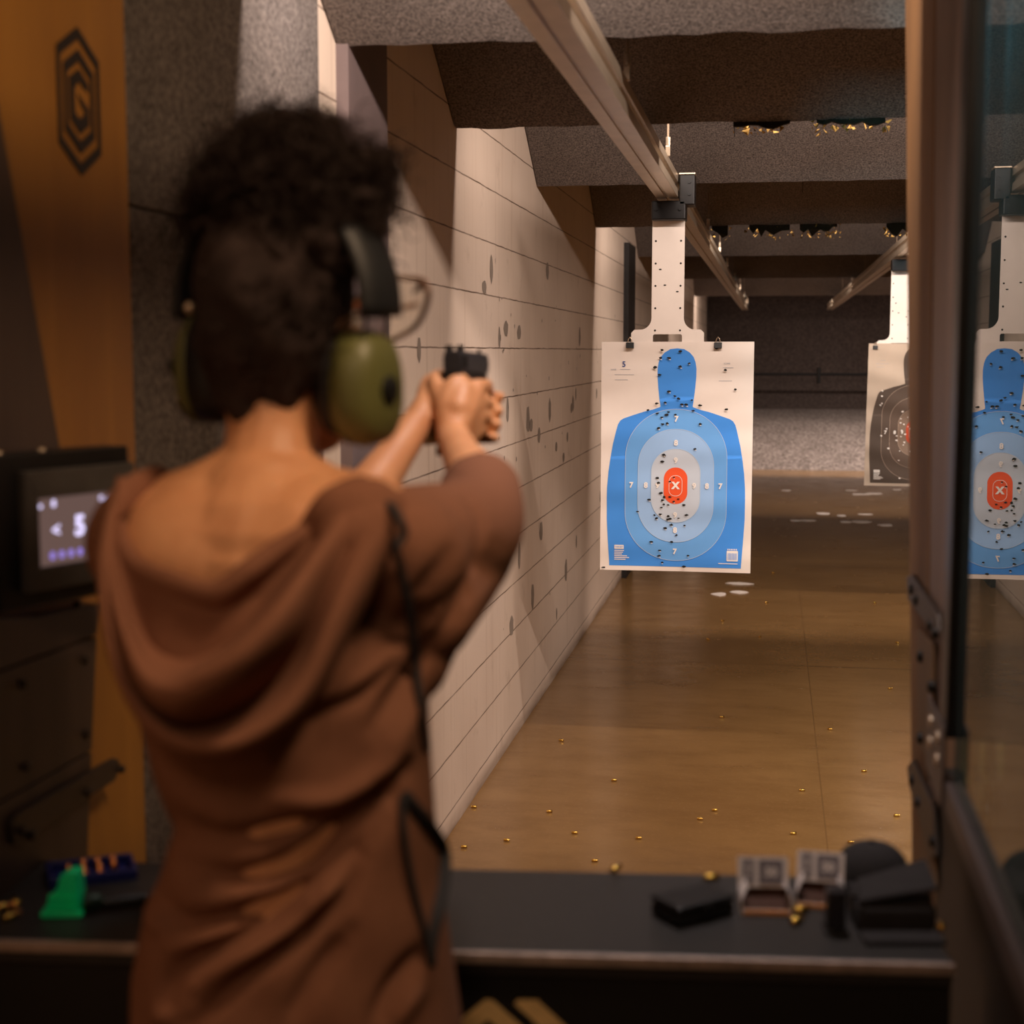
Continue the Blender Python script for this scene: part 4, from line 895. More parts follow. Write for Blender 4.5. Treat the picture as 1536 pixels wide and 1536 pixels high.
# left hand wrapped over it from the left
LM = [(-.040, .016, -.036), (-.043, .010, -.056), (-.043, .002, -.075), (-.040, -.008, -.092)]
for k, m_ in enumerate(LM): finger([(-.046, -.060, -.078), (-.046, -.026 - k * .004, -.058 - k * .009), m_], [.021, .0175, .0125])
finger([(-.044, -.058, -.078), (-.036, -.030, -.048), (-.034, -.012, -.03)], [.021, .019, .014])
for (a, zt_), rr_ in zip(((0, -.036), (1, -.056), (2, -.075), (3, -.093)), (.0094, .0096, .0094, .0084)):
    dy = -.011 * a
    finger([LM[a], (-.022, .062 + dy, zt_), (.018, .072 + dy, zt_ - .001), (.046, .054 + dy, zt_ - .001), (.053, .034 + dy, zt_)], [.0122, rr_ + .0004, rr_, rr_ - .0006, rr_ - .002])
finger([(-.036, -.032, -.050), (-.041, .004, -.020), (-.039, .036, -.012), (-.036, .058, -.012)], [.018, .0128, .010, .008])
# legs under the trousers
HZ = 0.86
for sx, xk in ((-1, -.56), (1, -.37)):
    limb(B, [(-.465 + sx * .055, 1.425, .92), (xk + sx * .01, 1.43, .48), (xk + sx * .01, 1.42, .10)], [.080, .050, .036]); limb(B, [(xk + sx * .01, 1.40, .05), (xk + sx * .02, 1.53, .035)], [.032, .024])
def skinfix(co, no): return co
body = remesh(B, 'body', 'skin', per, 0.0034, 5, 0.5)
for sx in (-1, 1):
    e = MB(); e.ell(hp_(sx * .031, .079, .004), (.012, .012, .012)); e.build('eye', 'eyewhite', per, smooth=True)
# ---- hooded top: torso and sleeves in one cloth
def pxm(D, x): P = onD(x, 700, D); return F / ((P - CC) @ CF)
Hd = MB(); rings = []
TR = [(735, 300, 520, 1.44, .060), (775, 225, 606, 1.435, .090), (850, 205, 634, 1.425, .112), (950, 200, 644, 1.42, .120), (1050, 210, 646, 1.42, .120), (1150, 232, 652, 1.42, .114), (1230, 262, 658, 1.42, .108), (1300, 240, 666, 1.42, .112), (1380, 210, 678, 1.42, .120), (1450, 195, 690, 1.42, .124), (1536, 192, 704, 1.42, .126), (1640, 200, 712, 1.42, .126), (1740, 212, 712, 1.42, .122)]
TY = np.array([t[0] for t in TR], float)
for y in np.linspace(735, 1740, 70):
    l, r, D, dep = (np.interp(y, TY, [t[k] for t in TR]) for k in (1, 2, 3, 4))
    c = J((l + r) / 2, y, D); hw = (r - l) / 2 / pxm(D, (l + r) / 2); ring = []
    for q in np.linspace(0, 2 * math.pi, 41)[:-1]:
        cx, sy = math.cos(q), math.sin(q); ex = 2.0 / 2.5
        ring.append(c + CR * hw * math.copysign(abs(cx) ** ex, cx) + np.array([-CR[1], CR[0], 0]) * dep * math.copysign(abs(sy) ** ex, sy))
    rings.append(ring)
Hd.loft(rings)
Hd.ell(SHL + [0.01, 0, -.01], (.080, .085, .075)); Hd.ell(SHR + [-.01, 0, -.012], (.078, .085, .066))
# right sleeve: wide, hanging under the arm
def sleeve(pts, rads):
    """rads: (across, hanging) pairs"""
    n = 22; P = crv(pts, n); L = np.concatenate([[0], np.cumsum(np.linalg.norm(np.diff(np.array(pts, float), axis=0), axis=1))]); L /= L[-1]
    ra = [(float(np.interp(u, L, [r[1] for r in rads])), float(np.interp(u, L, [r[0] for r in rads]))) for u in np.linspace(0, 1, n)]
    Hd.tube([tuple(p) for p in P], ra, 24, True, (0, 0, 1))
HEMR = ELR * .60 + WRR * .40
sleeve([J(560, 850, 1.40), J(632, 822, 1.48), J(708, 796, 1.61), HEMR + [.008, 0, -.012], HEMR + (WRR - ELR) * .06 + [.006, 0, -.009]], [(.070, .082), (.066, .066), (.056, .060), (.050, .047), (.046, .044)])
limb(Hd, [J(618, 900, 1.44), J(690, 850, 1.58), J(722, 812, 1.66)], [.070, .050, .044]); limb(Hd, [J(600, 985, 1.43), J(650, 920, 1.50), J(712, 850, 1.63)], [.052, .040, .036])
HEML = ELL * .72 + WRL * .28
sleeve([J(250, 830, 1.46), J(380, 850, 1.60), ELL + [-.006, 0, -.016], HEML + [0, 0, -.012]], [(.075, .085), (.064, .074), (.058, .064), (.050, .052)])
VAL = [([(286, 1302), (346, 1319), (419, 1306), (484, 1272), (548, 1220), (604, 1156)], .019, 15), ([(243, 1358), (277, 1384), (346, 1379), (415, 1353), (475, 1315), (540, 1263), (590, 1200)], .020, 14),
       ([(247, 1500), (262, 1460), (286, 1440), (346, 1409), (406, 1379), (470, 1345)], .016, 12), ([(290, 1536), (355, 1478), (419, 1431), (505, 1358), (545, 1290)], .013, 10), ([(419, 1130), (484, 1062), (548, 1030), (604, 985)], .011, 14),
       ([(268, 1235), (330, 1262), (420, 1250), (500, 1225), (560, 1180)], .013, 16), ([(560, 1536), (600, 1470), (640, 1420)], .010, 12), ([(430, 1536), (470, 1470), (520, 1400)], .009, 14),
       ([(690, 733), (718, 775), (722, 815), (706, 870), (690, 890)], .010, 6), ([(650, 724), (690, 733)], .006, 5), ([(560, 1090), (600, 1040), (625, 985), (640, 930)], .012, 12), ([(530, 950), (575, 900), (600, 860)], .008, 14), ([(640, 985), (700, 900), (742, 820)], .010, 11), ([(600, 930), (650, 870), (690, 810)], .007, 14), ([(640, 712), (672, 712), (700, 716)], .006, 6)]
RID = [([(419, 1203), (505, 1199), (570, 1160), (617, 1104)], .011, 13), ([(355, 1345), (441, 1328), (527, 1268), (578, 1216)], .011, 11), ([(262, 1425), (300, 1412), (355, 1393), (441, 1358), (505, 1330)], .011, 10), ([(222, 1330), (232, 1370), (250, 1400)], .010, 14),
       ([(470, 1062), (518, 1038), (548, 1017), (608, 969)], .011, 10), ([(300, 1480), (355, 1440), (430, 1395), (490, 1345)], .009, 10), ([(560, 1040), (600, 1000), (640, 950)], .008, 10), ([(235, 1510), (250, 1536)], .006, 12), ([(590, 1536), (630, 1470)], .008, 14), ([(575, 1130), (610, 1080), (632, 1020)], .009, 10)]
def projv(co):
    d = co - CC; z = d @ CF; return 768 + F * (d @ CR) / z, 768 - F * (d @ CU) / z
def folds(co, no):
    x, y = projv(co); face = np.clip(-(no @ CF) * 1.6, 0, 1); h = np.zeros(len(co))
    for lst, sg in ((VAL, -1), (RID, 1)):
        for pl, a, w in lst:
            P = crv(pl, 40); d2 = np.full(len(co), 1e9); tt = np.zeros(len(co))
            for k in range(len(P) - 1):
                ax, ay = P[k]; bx, by = P[k + 1]; vx, vy = bx - ax, by - ay
                u = np.clip(((x - ax) * vx + (y - ay) * vy) / (vx * vx + vy * vy), 0, 1); dd = (x - ax - u * vx) ** 2 + (y - ay - u * vy) ** 2
                m = dd < d2; d2 = np.where(m, dd, d2); tt = np.where(m, (k + u) / (len(P) - 1), tt)
            h += sg * a * (1.5 if np.mean(P[:, 1]) > 1170 else 1.15) * np.exp(-d2 / (1.6 * w * w)) * np.sqrt(np.clip(np.sin(np.pi * np.clip(tt, .03, .97)), 0, 1))
    h += .0015 * np.sin(co[:, 2] * 60 + co[:, 0] * 45) * face
    return co + no * (h * face)[:, None]
top = remesh(Hd, 'hooded_top', 'hoodie', per, 0.0048, 5, 0.5, folds)
def cutout(o, poly):
    """open the neckline: drop the cloth that would cover the bare upper back"""
    bm = bmesh.new(); bm.from_mesh(o.data); off = wloc(per); gone = []
    for f in bm.faces:
        if Vector(f.normal).dot(Vector(CF)) > 0.25 or f.calc_center_median().y + off[1] > 1.50: continue
        x, y = proj(np.array(f.calc_center_median()) + off); ins = False; n = len(poly)
        for i in range(n):
            (x0, y0), (x1, y1) = poly[i], poly[(i + 1) % n]
            if (y0 > y) != (y1 > y) and x < (x1 - x0) * (y - y0) / (y1 - y0) + x0: ins = not ins
        if ins: gone.append(f)
    bmesh.ops.delete(bm, geom=gone, context='FACES'); bm.to_mesh(o.data); bm.free()
cutout(top, [(190, 690), (196, 800), (216, 842), (262, 862), (318, 876), (362, 850), (410, 818), (458, 792), (492, 748), (500, 640), (190, 640)])
# ---- hood lying open on the back
def row(pts): return crv([J(*p) for p in pts], 60)
K = [row([(192, 728, 1.44), (190, 790, 1.385), (214, 836, 1.342), (262, 856, 1.318), (318, 870, 1.304), (360, 844, 1.304), (405, 812, 1.318), (455, 784, 1.335), (490, 752, 1.36)]),
     row([(186, 722, 1.43), (182, 815, 1.360), (216, 860, 1.330), (270, 884, 1.306), (328, 894, 1.292), (372, 864, 1.294), (418, 832, 1.310), (466, 795, 1.325), (503, 752, 1.35)]),
     row([(184, 720, 1.425), (178, 820, 1.360), (214, 880, 1.332), (270, 912, 1.318), (330, 922, 1.312), (376, 890, 1.314), (422, 848, 1.322), (468, 803, 1.328), (508, 752, 1.348)]),
     row([(182, 718, 1.42), (172, 840, 1.345), (210, 950, 1.318), (272, 990, 1.304), (335, 975, 1.300), (388, 926, 1.302), (432, 874, 1.306), (474, 820, 1.314), (516, 752, 1.345)]),
     row([(180, 717, 1.41), (166, 850, 1.325), (202, 985, 1.262), (246, 1030, 1.222), (304, 1010, 1.200), (364, 966, 1.200), (422, 906, 1.220), (468, 842, 1.262), (528, 753, 1.335)]),
     row([(178, 716, 1.41), (164, 852, 1.322), (200, 1000, 1.262), (248, 1052, 1.222), (310, 1040, 1.202), (376, 998, 1.204), (434, 936, 1.226), (478, 860, 1.268), (540, 755, 1.333)]),
     row([(178, 716, 1.41), (160, 852, 1.325), (190, 1010, 1.290), (252, 1084, 1.274), (322, 1088, 1.268), (388, 1044, 1.270), (448, 972, 1.276), (494, 880, 1.29), (555, 756, 1.33)]),
     row([(176, 715, 1.41), (154, 850, 1.325), (182, 1010, 1.268), (248, 1098, 1.232), (330, 1116, 1.214), (402, 1084, 1.222), (458, 1020, 1.242), (508, 902, 1.270), (575, 765, 1.325)]),
     row([(178, 714, 1.41), (150, 848, 1.33), (174, 1008, 1.280), (240, 1110, 1.246), (332, 1132, 1.230), (412, 1100, 1.238), (470, 1038, 1.256), (524, 920, 1.280), (592, 780, 1.33)]),
     row([(186, 716, 1.42), (158, 850, 1.36), (184, 1010, 1.325), (246, 1112, 1.305), (332, 1134, 1.30), (414, 1102, 1.305), (474, 1044, 1.31), (534, 930, 1.318), (604, 800, 1.35)])]
K = np.array(K); nt = 40; grid = []
for i in range(K.shape[1]): grid.append(crv(K[:, i], nt) if np.linalg.norm(K[0, i] - K[-1, i]) > 1e-6 else np.repeat(K[:1, i], nt, 0))
m = MB(); ns = len(grid); m.v = [tuple(p) for r in grid for p in r]; m.f = [[i * nt + j, (i + 1) * nt + j, (i + 1) * nt + j + 1, i * nt + j + 1] for i in range(ns - 1) for j in range(nt - 1)]; m.m = [0] * len(m.f); m.sm = [True] * len(m.f)
hood = m.build('hood', 'hoodie', per, smooth=True); so = hood.modifiers.new('thick', 'SOLIDIFY'); so.thickness = .006; so.offset = 0
sb = hood.modifiers.new('sub', 'SUBSURF'); sb.levels = sb.render_levels = 1
# left side of the collar rising from the shoulder
cl_ = [crv([J(*p) for p in q], 20) for q in ([(176, 722, 1.40), (205, 706, 1.43), (238, 698, 1.47), (268, 716, 1.52)], [(172, 745, 1.385), (200, 730, 1.41), (236, 722, 1.45), (276, 735, 1.50)], [(168, 790, 1.36), (190, 770, 1.39), (226, 758, 1.43), (280, 752, 1.48)])]
m = MB(); m.v = [tuple(p) for r in cl_ for p in r]; m.f = [[i * 20 + j, (i + 1) * 20 + j, (i + 1) * 20 + j + 1, i * 20 + j + 1] for i in range(2) for j in range(19)]; m.m = [0] * len(m.f); m.sm = [True] * len(m.f)
c_ = m.build('collar', 'hoodie', per, smooth=True); so = c_.modifiers.new('thick', 'SOLIDIFY'); so.thickness = .008; so.offset = 0; sb = c_.modifiers.new('sub', 'SUBSURF'); sb.levels = sb.render_levels = 2
# gathered collar bundle on the right shoulder
cb2 = MB(); limb(cb2, [J(470, 800, 1.345), J(510, 772, 1.345), J(560, 765, 1.36), J(592, 775, 1.39)], [.018, .030, .031, .018]); limb(cb2, [J(480, 860, 1.325), J(515, 815, 1.325), J(565, 795, 1.34), J(592, 785, 1.37)], [.014, .026, .027, .016]); limb(cb2, [J(495, 760, 1.38), J(540, 748, 1.40), J(585, 760, 1.43)], [.018, .024, .018])
remesh(cb2, 'collar_bundle', 'hoodie', per, 0.004, 6)
# drawstring and side strap
bv = BVHTree.FromPolygons([tuple(v.co) for v in top.data.vertices], [list(p.vertices) for p in top.data.polygons])
def onback(px, py, off=.004):
    r = Vector(ray(px, py)).normalized(); hit = bv.ray_cast(Vector(CC - wloc(per)), r)
    q = np.array(hit[0]) + wloc(per) if hit[0] is not None else J(px, py, 1.33)
    return q - np.array(r) * off
ds = [J(572, 748, 1.372), J(590, 764, 1.325), J(604, 790, 1.318), J(606, 802, 1.322), J(594, 822, 1.312)] + [onback(a, b, .007) for a, b in ((600, 850), (611, 900), (618, 950), (624, 1000), (631, 1060), (639, 1125))]
MB().tube([tuple(p) for p in crv(ds, 50)], .0042, 8).build('drawstring', 'cord', per, smooth=True)
st = [onback(a, b, .008) for a, b in ((606, 1190), (622, 1212), (642, 1240), (658, 1275), (660, 1320), (655, 1365), (648, 1410), (648, 1450))]
MB().tube([tuple(p) for p in crv(st, 40)], [(.0025, w) for w in np.interp(np.linspace(0, 1, 40), [0, .3, .55, .8, 1], [.006, .010, .0125, .009, .004])], 10, True, tuple(-CF)).build('strap', 'cord', per, smooth=True)
st = [onback(a, b, .006) for a, b in ((604, 1195), (605, 1240), (614, 1300), (627, 1360), (638, 1400), (646, 1440))]
MB().tube([tuple(p) for p in crv(st, 30)], .0035, 8).build('strap', 'cord', per, smooth=True)
# trousers and shoes (below the picture)
T = MB(); limb(T, [(-.46, 1.43, .96), (-.46, 1.43, .84)], [.10, .10])
for sx, xk in ((-1, -.56), (1, -.37)): limb(T, [(-.465 + sx * .055, 1.425, .88), (xk + sx * .01, 1.43, .48), (xk + sx * .01, 1.42, .09)], [.105, .072, .060])
remesh(T, 'trousers', 'trouser', per, 0.009, 6)
for sx, xk in ((-1, -.56), (1, -.37)):
    s_ = MB(); limb(s_, [(xk + sx * .01, 1.385, .045), (xk + sx * .012, 1.45, .045), (xk + sx * .02, 1.545, .032)], [.038, .040, .032]); limb(s_, [(xk + sx * .01, 1.40, .06), (xk + sx * .01, 1.41, .10)], [.036, .040])
    sh2 = remesh(s_, 'shoe', 'blackplastic', per, 0.006, 4, .5, lambda co, no: np.column_stack([co[:, 0], co[:, 1], np.maximum(co[:, 2], 0.001)]))
# ---- hair: close cap at the nape and a loose curly puff on top
hr = np.random.default_rng(4)
cap = MB(); cap.ell(HC + hz * .020 - hy * .014 + hx * .004, (.0765, .095, .113), HR, 30, 20); limb(cap, [hp_(0, -.052, -.020), hp_(0, -.050, -.078)], [.052, .032]); limb(cap, [hp_(-.032, -.045, -.02), hp_(-.026, -.042, -.070)], [.038, .026]); limb(cap, [hp_(.040, -.045, -.02), hp_(.032, -.042, -.070)], [.04, .026])
def capfix(co, no):
    r = (co - HC) @ hy; z = co[:, 2] - HC[2]
    lim = r > .045                               # keep the face clear
    co = co.copy(); co[lim] -= np.outer(np.minimum((r[lim] - .045), .06) * (z[lim] < .075), hy)
    a = co * 70; n_ = np.sin(a[:, 0] * 1.3 + np.sin(a[:, 2])) * np.sin(a[:, 1] * 1.1 + a[:, 2] * 0.7) 
    return co + no * (.0035 * n_)[:, None]
hair = remesh(cap, 'hair', 'hair', per, 0.005, 4, .5, capfix)
def strands(n, C0, rad, out, hl, rr_, name, seed, zmin=-9):
    g_ = np.random.default_rng(seed); m = MB(); V = []; Fc = []; K_ = 15
    for _ in range(n):
        d = g_.normal(size=3); d /= np.linalg.norm(d)
        if d[2] < zmin: d[2] = abs(d[2])
        c = C0 + d * rad * g_.uniform(.25, 1.0) ** .5
        dr = d + g_.normal(size=3) * .55; dr /= np.linalg.norm(dr); u = np.cross(dr, g_.normal(size=3)); u /= np.linalg.norm(u); v = np.cross(dr, u)
        L = out * g_.uniform(.5, 1.35); turns = g_.uniform(1.6, 3.6); ph = g_.uniform(0, 6.28); hr_ = hl * g_.uniform(.5, 1.4); bend = g_.normal(size=3) * .012
        t = np.linspace(0, 1, K_)[:, None]; q = ph + t * turns * 6.283
        P = c + dr * L * t + u * np.cos(q) * hr_ + v * np.sin(q) * hr_ + bend * t * t - np.array([0, 0, .010]) * t * t
        w = rr_ * g_.uniform(.7, 1.3); k0 = len(V)
        e1 = u; e2 = dr
        for i in range(K_):
            r_ = w * (1 - .6 * i / (K_ - 1))
            for a in (0, 2.094, 4.189): V.append(P[i] + (u * math.cos(a) + dr * math.sin(a)) * r_)
        for i in range(K_ - 1):
            for a in range(3): Fc.append([k0 + i * 3 + a, k0 + i * 3 + (a + 1) % 3, k0 + (i + 1) * 3 + (a + 1) % 3, k0 + (i + 1) * 3 + a])
    m.v = [tuple(p) for p in V]; m.f = Fc; m.m = [0] * len(Fc); m.sm = [True] * len(Fc)
    return m.build(name, 'hair', per, smooth=True)
PC = J(432, 296, 1.50)
pf = MB(); pf.ell(PC, (.070, .066, .064)); pf.ell(J(352, 318, 1.50), (.044, .045, .046)); pf.ell(J(512, 315, 1.50), (.042, .045, .046)); pf.ell(J(425, 375, 1.49), (.082, .08, .045))
def lump(co, no):
    a = co * 55; return co + no * (.008 * np.sin(a[:, 0] * 1.7 + 2 * np.sin(a[:, 2] * .9)) * np.sin(a[:, 2] * 1.5 + a[:, 1]) + .004 * np.sin(a[:, 0] * 4 + a[:, 2] * 3.1) * np.sin(a[:, 1] * 3.7))[:, None]
remesh(pf, 'hair_puff', 'hair', per, 0.005, 3, .5, lump)
c1 = strands(1900, PC, np.array([.078, .075, .070]), .034, .009, .0016, 'hair_curls', 1, -.5); c1['kind'] = 'stuff'
c4 = strands(1100, J(416, 470, 1.47), np.array([.070, .075, .095]), .012, .006, .0012, 'hair_curls', 6); c4['kind'] = 'stuff'
c5 = strands(160, J(478, 214, 1.50), np.array([.02, .02, .02]), .026, .008, .0015, 'hair_curls', 11); c5['kind'] = 'stuff'
c6 = strands(160, J(560, 258, 1.50), np.array([.02, .02, .02]), .026, .008, .0015, 'hair_curls', 12); c6['kind'] = 'stuff'
c7 = strands(140, J(385, 214, 1.50), np.array([.02, .02, .02]), .022, .008, .0015, 'hair_curls', 13); c7['kind'] = 'stuff'
c2 = strands(420, J(345, 318, 1.50), np.array([.044, .05, .05]), .028, .007, .0012, 'hair_curls', 2, -.6); c2['kind'] = 'stuff'
c3 = strands(420, J(516, 312, 1.50), np.array([.044, .05, .045]), .028, .007, .0012, 'hair_curls', 3, -.6); c3['kind'] = 'stuff'
# ================================================================== earmuffs
em = thing('earmuffs', 'olive green hearing protection earmuffs with black headband worn by the person', 'earmuffs', tuple(HC))
def cup(sx, c, k1=1.0, th=0.0, k2=1.0):
    c = np.array(c); ax = hx * sx; parts = []
    yy = hy; zz = hz
    def ringp(d, ry, rz, dz=0, n=30): return [c + ax * (d * (k2 if d > .004 else 1)) + yy * (ry * math.copysign(abs(math.cos(q)) ** .8, math.cos(q))) + zz * (rz * math.copysign(abs(math.sin(q)) ** .8, math.sin(q)) + dz) for q in np.linspace(0, 2 * math.pi, n + 1)[:-1]]
    MB().loft([ringp(-.018 - th, .030 * k1, .040 * k1), ringp(-.014 - th, .040 * k1, .051 * k1), ringp(-.002 + th * .3, .042 * k1, .053 * k1), ringp(.003 + th * .3, .037 * k1, .047 * k1)]).build('ear_cushion', 'cushion', em, smooth=True)
    MB().loft([ringp(.0035, .036, .050, -.002), ringp(.006, .046, .058, -.002), ringp(.022, .047, .059, -.003), ringp(.037, .042, .053, -.004), ringp(.045, .031, .041, -.006), ringp(.047, .012, .020, -.008)]).build('ear_cup', 'olive', em, smooth=True)
    k = MB(); o0 = c + ax * .046 + yy * .0 + zz * -.004; k.tube([tuple(o0 - ax * .004), tuple(o0 + ax * .004), tuple(o0 + ax * .006)], [.014, .014, .011], 18); k.build('cup_button', 'blackplastic', em, auto=True)
    o0 = c + ax * .026 + yy * .038 + zz * .012; MB().ell(o0, (.009, .009, .014), HR).build('volume_knob', 'blackplastic', em, smooth=True)
    o0 = c + ax * .028 - yy * .036 + zz * .0; MB().ell(o0, (.007, .006, .010), HR).build('microphone', 'blackplastic', em, smooth=True)
    m = MB(); m.loft([[c + ax * (.012 + .026 * a) + yy * (y_ * .034) + zz * (-.048 - .012 * b) for y_, a, b in ((-1, 0, 0), (1, 0, 0), (.8, 1, -.9), (-.8, 1, -.9))], [c + ax * (.012 + .020 * a) + yy * (y_ * .028) + zz * (-.060 - .006 * b) for y_, a, b in ((-1, 0, 0), (1, 0, 0), (.8, 1, -1.4), (-.8, 1, -1.4))]]).build('battery_cover', 'darkolive', em, bevel=.003)
CUR = HC + hx * .082 + hy * .004 + hz * -.064; CUL = HC - hx * .084 + hy * .002 + hz * -.045
cup(1, CUR); cup(-1, CUL - hx * .004, 1.16, .018, .62)
arc = []
for q in np.linspace(math.radians(-6), math.radians(186), 40): arc.append(HC + hx * (.112 * math.cos(q)) + hz * (.016 + .118 * math.sin(q)) + hy * .012)
MB().tube([tuple(p) for p in arc], [(.026 if 5 < i < 34 else .017, .006) for i in range(40)], 12, True, tuple(hy)).build('headband', 'bandblack', em, smooth=True)
for sx, q0, q1 in ((1, -4, 40), (-1, 140, 184)):
    pa = [HC + hx * (.119 * math.cos(q)) + hz * (.014 + .122 * math.sin(q)) + hy * .006 for q in np.radians(np.linspace(q0, q1, 10))]
    MB().tube([tuple(p) for p in pa], [(.036, .011)] * 10, 14, True, tuple(hy)).build('headband_pad', 'bandblack', em, smooth=True)
    cc_ = CUR if sx > 0 else CUL
    for dy in (-.02, .02): MB().tube([tuple(cc_ + hx * sx * .022 + hy * dy + hz * -.005), tuple(cc_ + hx * sx * .030 + hy * dy + hz * .045), tuple(HC + hx * sx * .118 + hy * (dy + .006) + hz * .03)], .0022, 8).build('wire_yoke', 'blackmetal', em, smooth=True)
    MB().ell(J(285, 462, 1.47) if sx < 0 else HC + hx * .121 - hy * .012 + hz * .012, (.006, .006, .006)).build('rivet', 'zinc', em, smooth=True)
# ================================================================== safety glasses
sg = thing('safety_glasses', 'brown-rimmed safety glasses worn by the person, right rim sticking out past the earmuffs', 'glasses', tuple(hp_(0, .1, .01)))
def loc3(P): d = P - HC; return d @ hx, d @ hy, d[2]
RIM = loc3(J(641, 440, 1.585))
def lens(sx):
    wx, wz = RIM[0], RIM[2]
    pts = [(.012, .118, .020), (.030, .120, .044), (.060, .114, .050), (wx - .018, RIM[1] + .012, wz + .016), (wx, RIM[1], wz + .006), (wx - .004, RIM[1] + .006, wz - .010), (wx - .026, RIM[1] + .016, wz - .036), (.055, .112, -.020), (.028, .120, -.016), (.012, .118, .004)]
    P = [hp_(sx * a, b, c) for a, b, c in pts]; Q = crv(P + [P[0]], 48)
    o = MB().tube([tuple(p) for p in Q], .0032, 8).build('rim', 'brownframe', sg, smooth=True)
    cen = np.mean(Q[:-1], axis=0) + hy * .006; m = MB(); m.v = [tuple(p) for p in Q[:-1]] + [tuple(cen)]; n = len(Q) - 1; m.f = [[i, (i + 1) % n, n] for i in range(n)]; m.m = [0] * n; m.sm = [True] * n
    l_ = m.build('lens', 'lensglass', sg, smooth=True); 
    MB().tube([tuple(p) for p in crv([hp_(sx * (wx - .014), RIM[1], wz - .012), hp_(sx * .094, .040, .010), hp_(sx * .086, .0, .004), hp_(sx * .082, -.02, -.012)], 16)], .0028, 8).build('temple_arm', 'brownframe', sg, smooth=True)
lens(1); lens(-1)
MB().tube([tuple(hp_(-.013, .118, .010)), tuple(hp_(0, .121, .013)), tuple(hp_(.013, .118, .010))], .003, 8).build('bridge', 'brownframe', sg, smooth=True)
# ================================================================== pistol
pi = thing('pistol', 'black pistol held out in both hands, aimed down the lane', 'pistol', tuple(GO))
GP = G(0, 0, -.010); GM = Matrix(((gx[0], GD[0], gz[0], GP[0]), (gx[1], GD[1], gz[1], GP[1]), (gx[2], GD[2], gz[2], GP[2]), (0, 0, 0, 1)))
sl = MB(); sl.loft([[GM @ Vector((a, y, c)) for a, c in ((-.0125, .008), (.0125, .008), (.0130, .026), (.0100, .036), (-.0100, .036), (-.0130, .026))] for y in (-.030, .150)]); sl.build('slide', 'gunblack', pi, bevel=.0012)
for y in np.arange(-.024, .004, .006): MB().box((-.0136, y, .012), (.0136, y + .0028, .030), GM).build('slide_serration', 'blackmetal', pi)
b = MB(); b.box((-.0115, -.022, .036), (-.0035, -.012, .043), GM); b.build('rear_sight', 'blackmetal', pi); b = MB(); b.box((.0035, -.022, .036), (.0115, -.012, .043), GM); b.build('rear_sight', 'blackmetal', pi)
MB().box((-.0020, .136, .0355), (.0020, .144, .043), GM).build('front_sight', 'blackmetal', pi)
MB().tube([tuple(GM @ Vector((0, .149, .022))), tuple(GM @ Vector((0, .156, .022)))], .0075, 16).build('barrel', 'magsteel', pi)
MB().box((-.0130, -.034, -.010), (.0130, .138, .0075), GM).build('frame', 'blackplastic', pi, bevel=.002)
MB().box((-.012, .150 - .07, -.024), (.012, .150 - .012, -.0105), GM).build('light_module', 'blackplastic', pi, bevel=.002)
gr = MB(); gr.loft([[GM @ Vector((a, y + dy, z)) for a, y in ((-.013, -.024), (0, -.029), (.013, -.024), (.0145, .0), (.012, .021), (0, .025), (-.012, .021), (-.0145, 0))] for z, dy in ((-.008, 0), (-.035, -.008), (-.060, -.016), (-.092, -.025))]); gr.build('grip', 'blackplastic', pi, bevel=.002)
MB().box((-.0155, -.060, -.106), (.0155, -.002, -.0925), GM).build('magazine_base', 'blackplastic', pi, bevel=.002)
MB().tube([tuple(GM @ Vector((0, y, z))) for y, z in ((.022, -.034), (.045, -.040), (.066, -.032), (.070, -.009))], [(.005, .0025)] * 4, 8, True, tuple(gx)).build('trigger_guard', 'blackplastic', pi, smooth=True)
MB().tube([tuple(GM @ Vector((0, y, z))) for y, z in ((.046, -.010), (.044, -.022), (.048, -.032))], .0028, 8).build('trigger', 'blackmetal', pi, smooth=True)
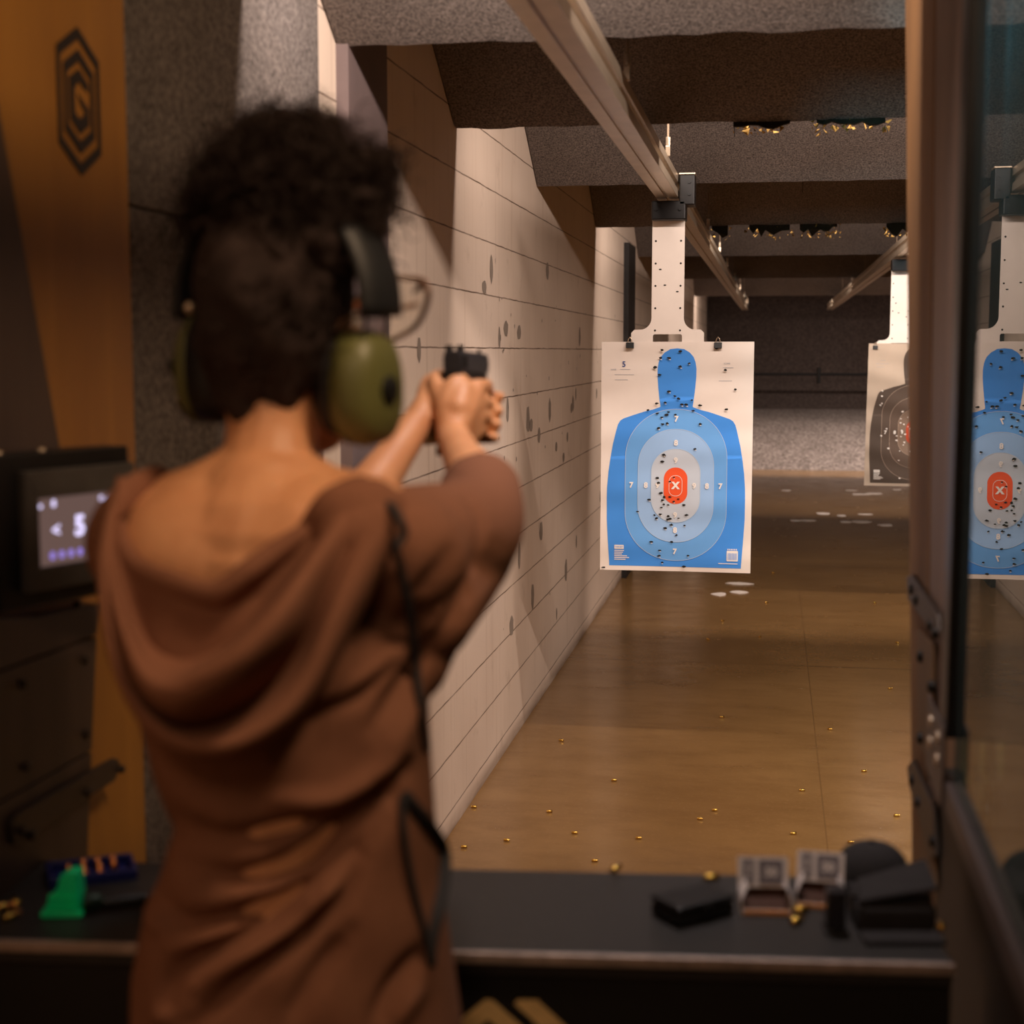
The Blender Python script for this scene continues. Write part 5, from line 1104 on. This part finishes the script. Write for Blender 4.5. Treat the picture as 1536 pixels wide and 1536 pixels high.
# ------------------------------------------------------------------ lights
def area(name, loc, sx, sy, power, color, rot, spread=math.pi):
    l = bpy.data.lights.new(name, 'AREA'); l.shape = 'RECTANGLE'; l.size = sx; l.size_y = sy; l.energy = power; l.color = color; l.spread = spread
    o = bpy.data.objects.new(name, l); COL.objects.link(o); o.location = loc; o.rotation_euler = rot; return o
WARM = (1.0, 0.83, 0.73)
for nm, yb, pw, tilt in (('L0', BB[0], 150, 45), ('L2', BB[2], 90, 42), ('L4', BB[4], 95, 42), ('L6', BB[6], 75, 35), ('L7', BB[7], 170, 2)):
    x0 = -0.6
    if nm == 'L0':
        area('baffle_lamp', (-0.48, yb + 0.075, BZ + 0.26), 0.76, 0.05, 20, WARM, (math.radians(tilt), 0, 0)); x0 = 0.6; pw = 112
    area('baffle_lamp', ((x0 + 5.0) / 2, yb + 0.075, BZ + 0.26), 5.0 - x0, 0.05, pw, WARM, (math.radians(tilt), 0, 0))
def aim(loc, to): return (Vector(to) - Vector(loc)).to_track_quat('-Z', 'Y').to_euler()
area('room_or_fill_lamp', (0.55, 0.95, 3.0), 0.3, 0.3, 26, (1.0, 0.68, 0.42), aim((0.55, 0.95, 3.0), (-0.4, 1.4, 1.3)))
area('room_or_fill_lamp', (-0.2, -1.2, 3.0), 0.6, 0.6, 13, (1.0, 0.68, 0.44), (math.radians(35), 0, 0))  # unseen fill added behind the camera, lifts the shooter's back and counter front
area('booth_or_tint_lamp', (-0.10, 1.98, 2.62), 0.2, 0.12, 2.0, (1.0, 0.88, 0.85), (0, 0, 0), math.radians(62))
area('booth_or_tint_lamp', (0.42, 1.36, 2.15), 0.2, 0.2, 10.0, (0.30, 0.80, 0.95), aim((0.42, 1.36, 2.15), (0.52, 2.0, 2.0)), math.radians(80))  # added teal light without a fixture, colours the haze film on the glass
w = bpy.data.worlds.new('world'); S.world = w; w.use_nodes = True; w.node_tree.nodes['Background'].inputs[0].default_value = (0.02, 0.016, 0.013, 1); w.node_tree.nodes['Background'].inputs[1].default_value = 0.3
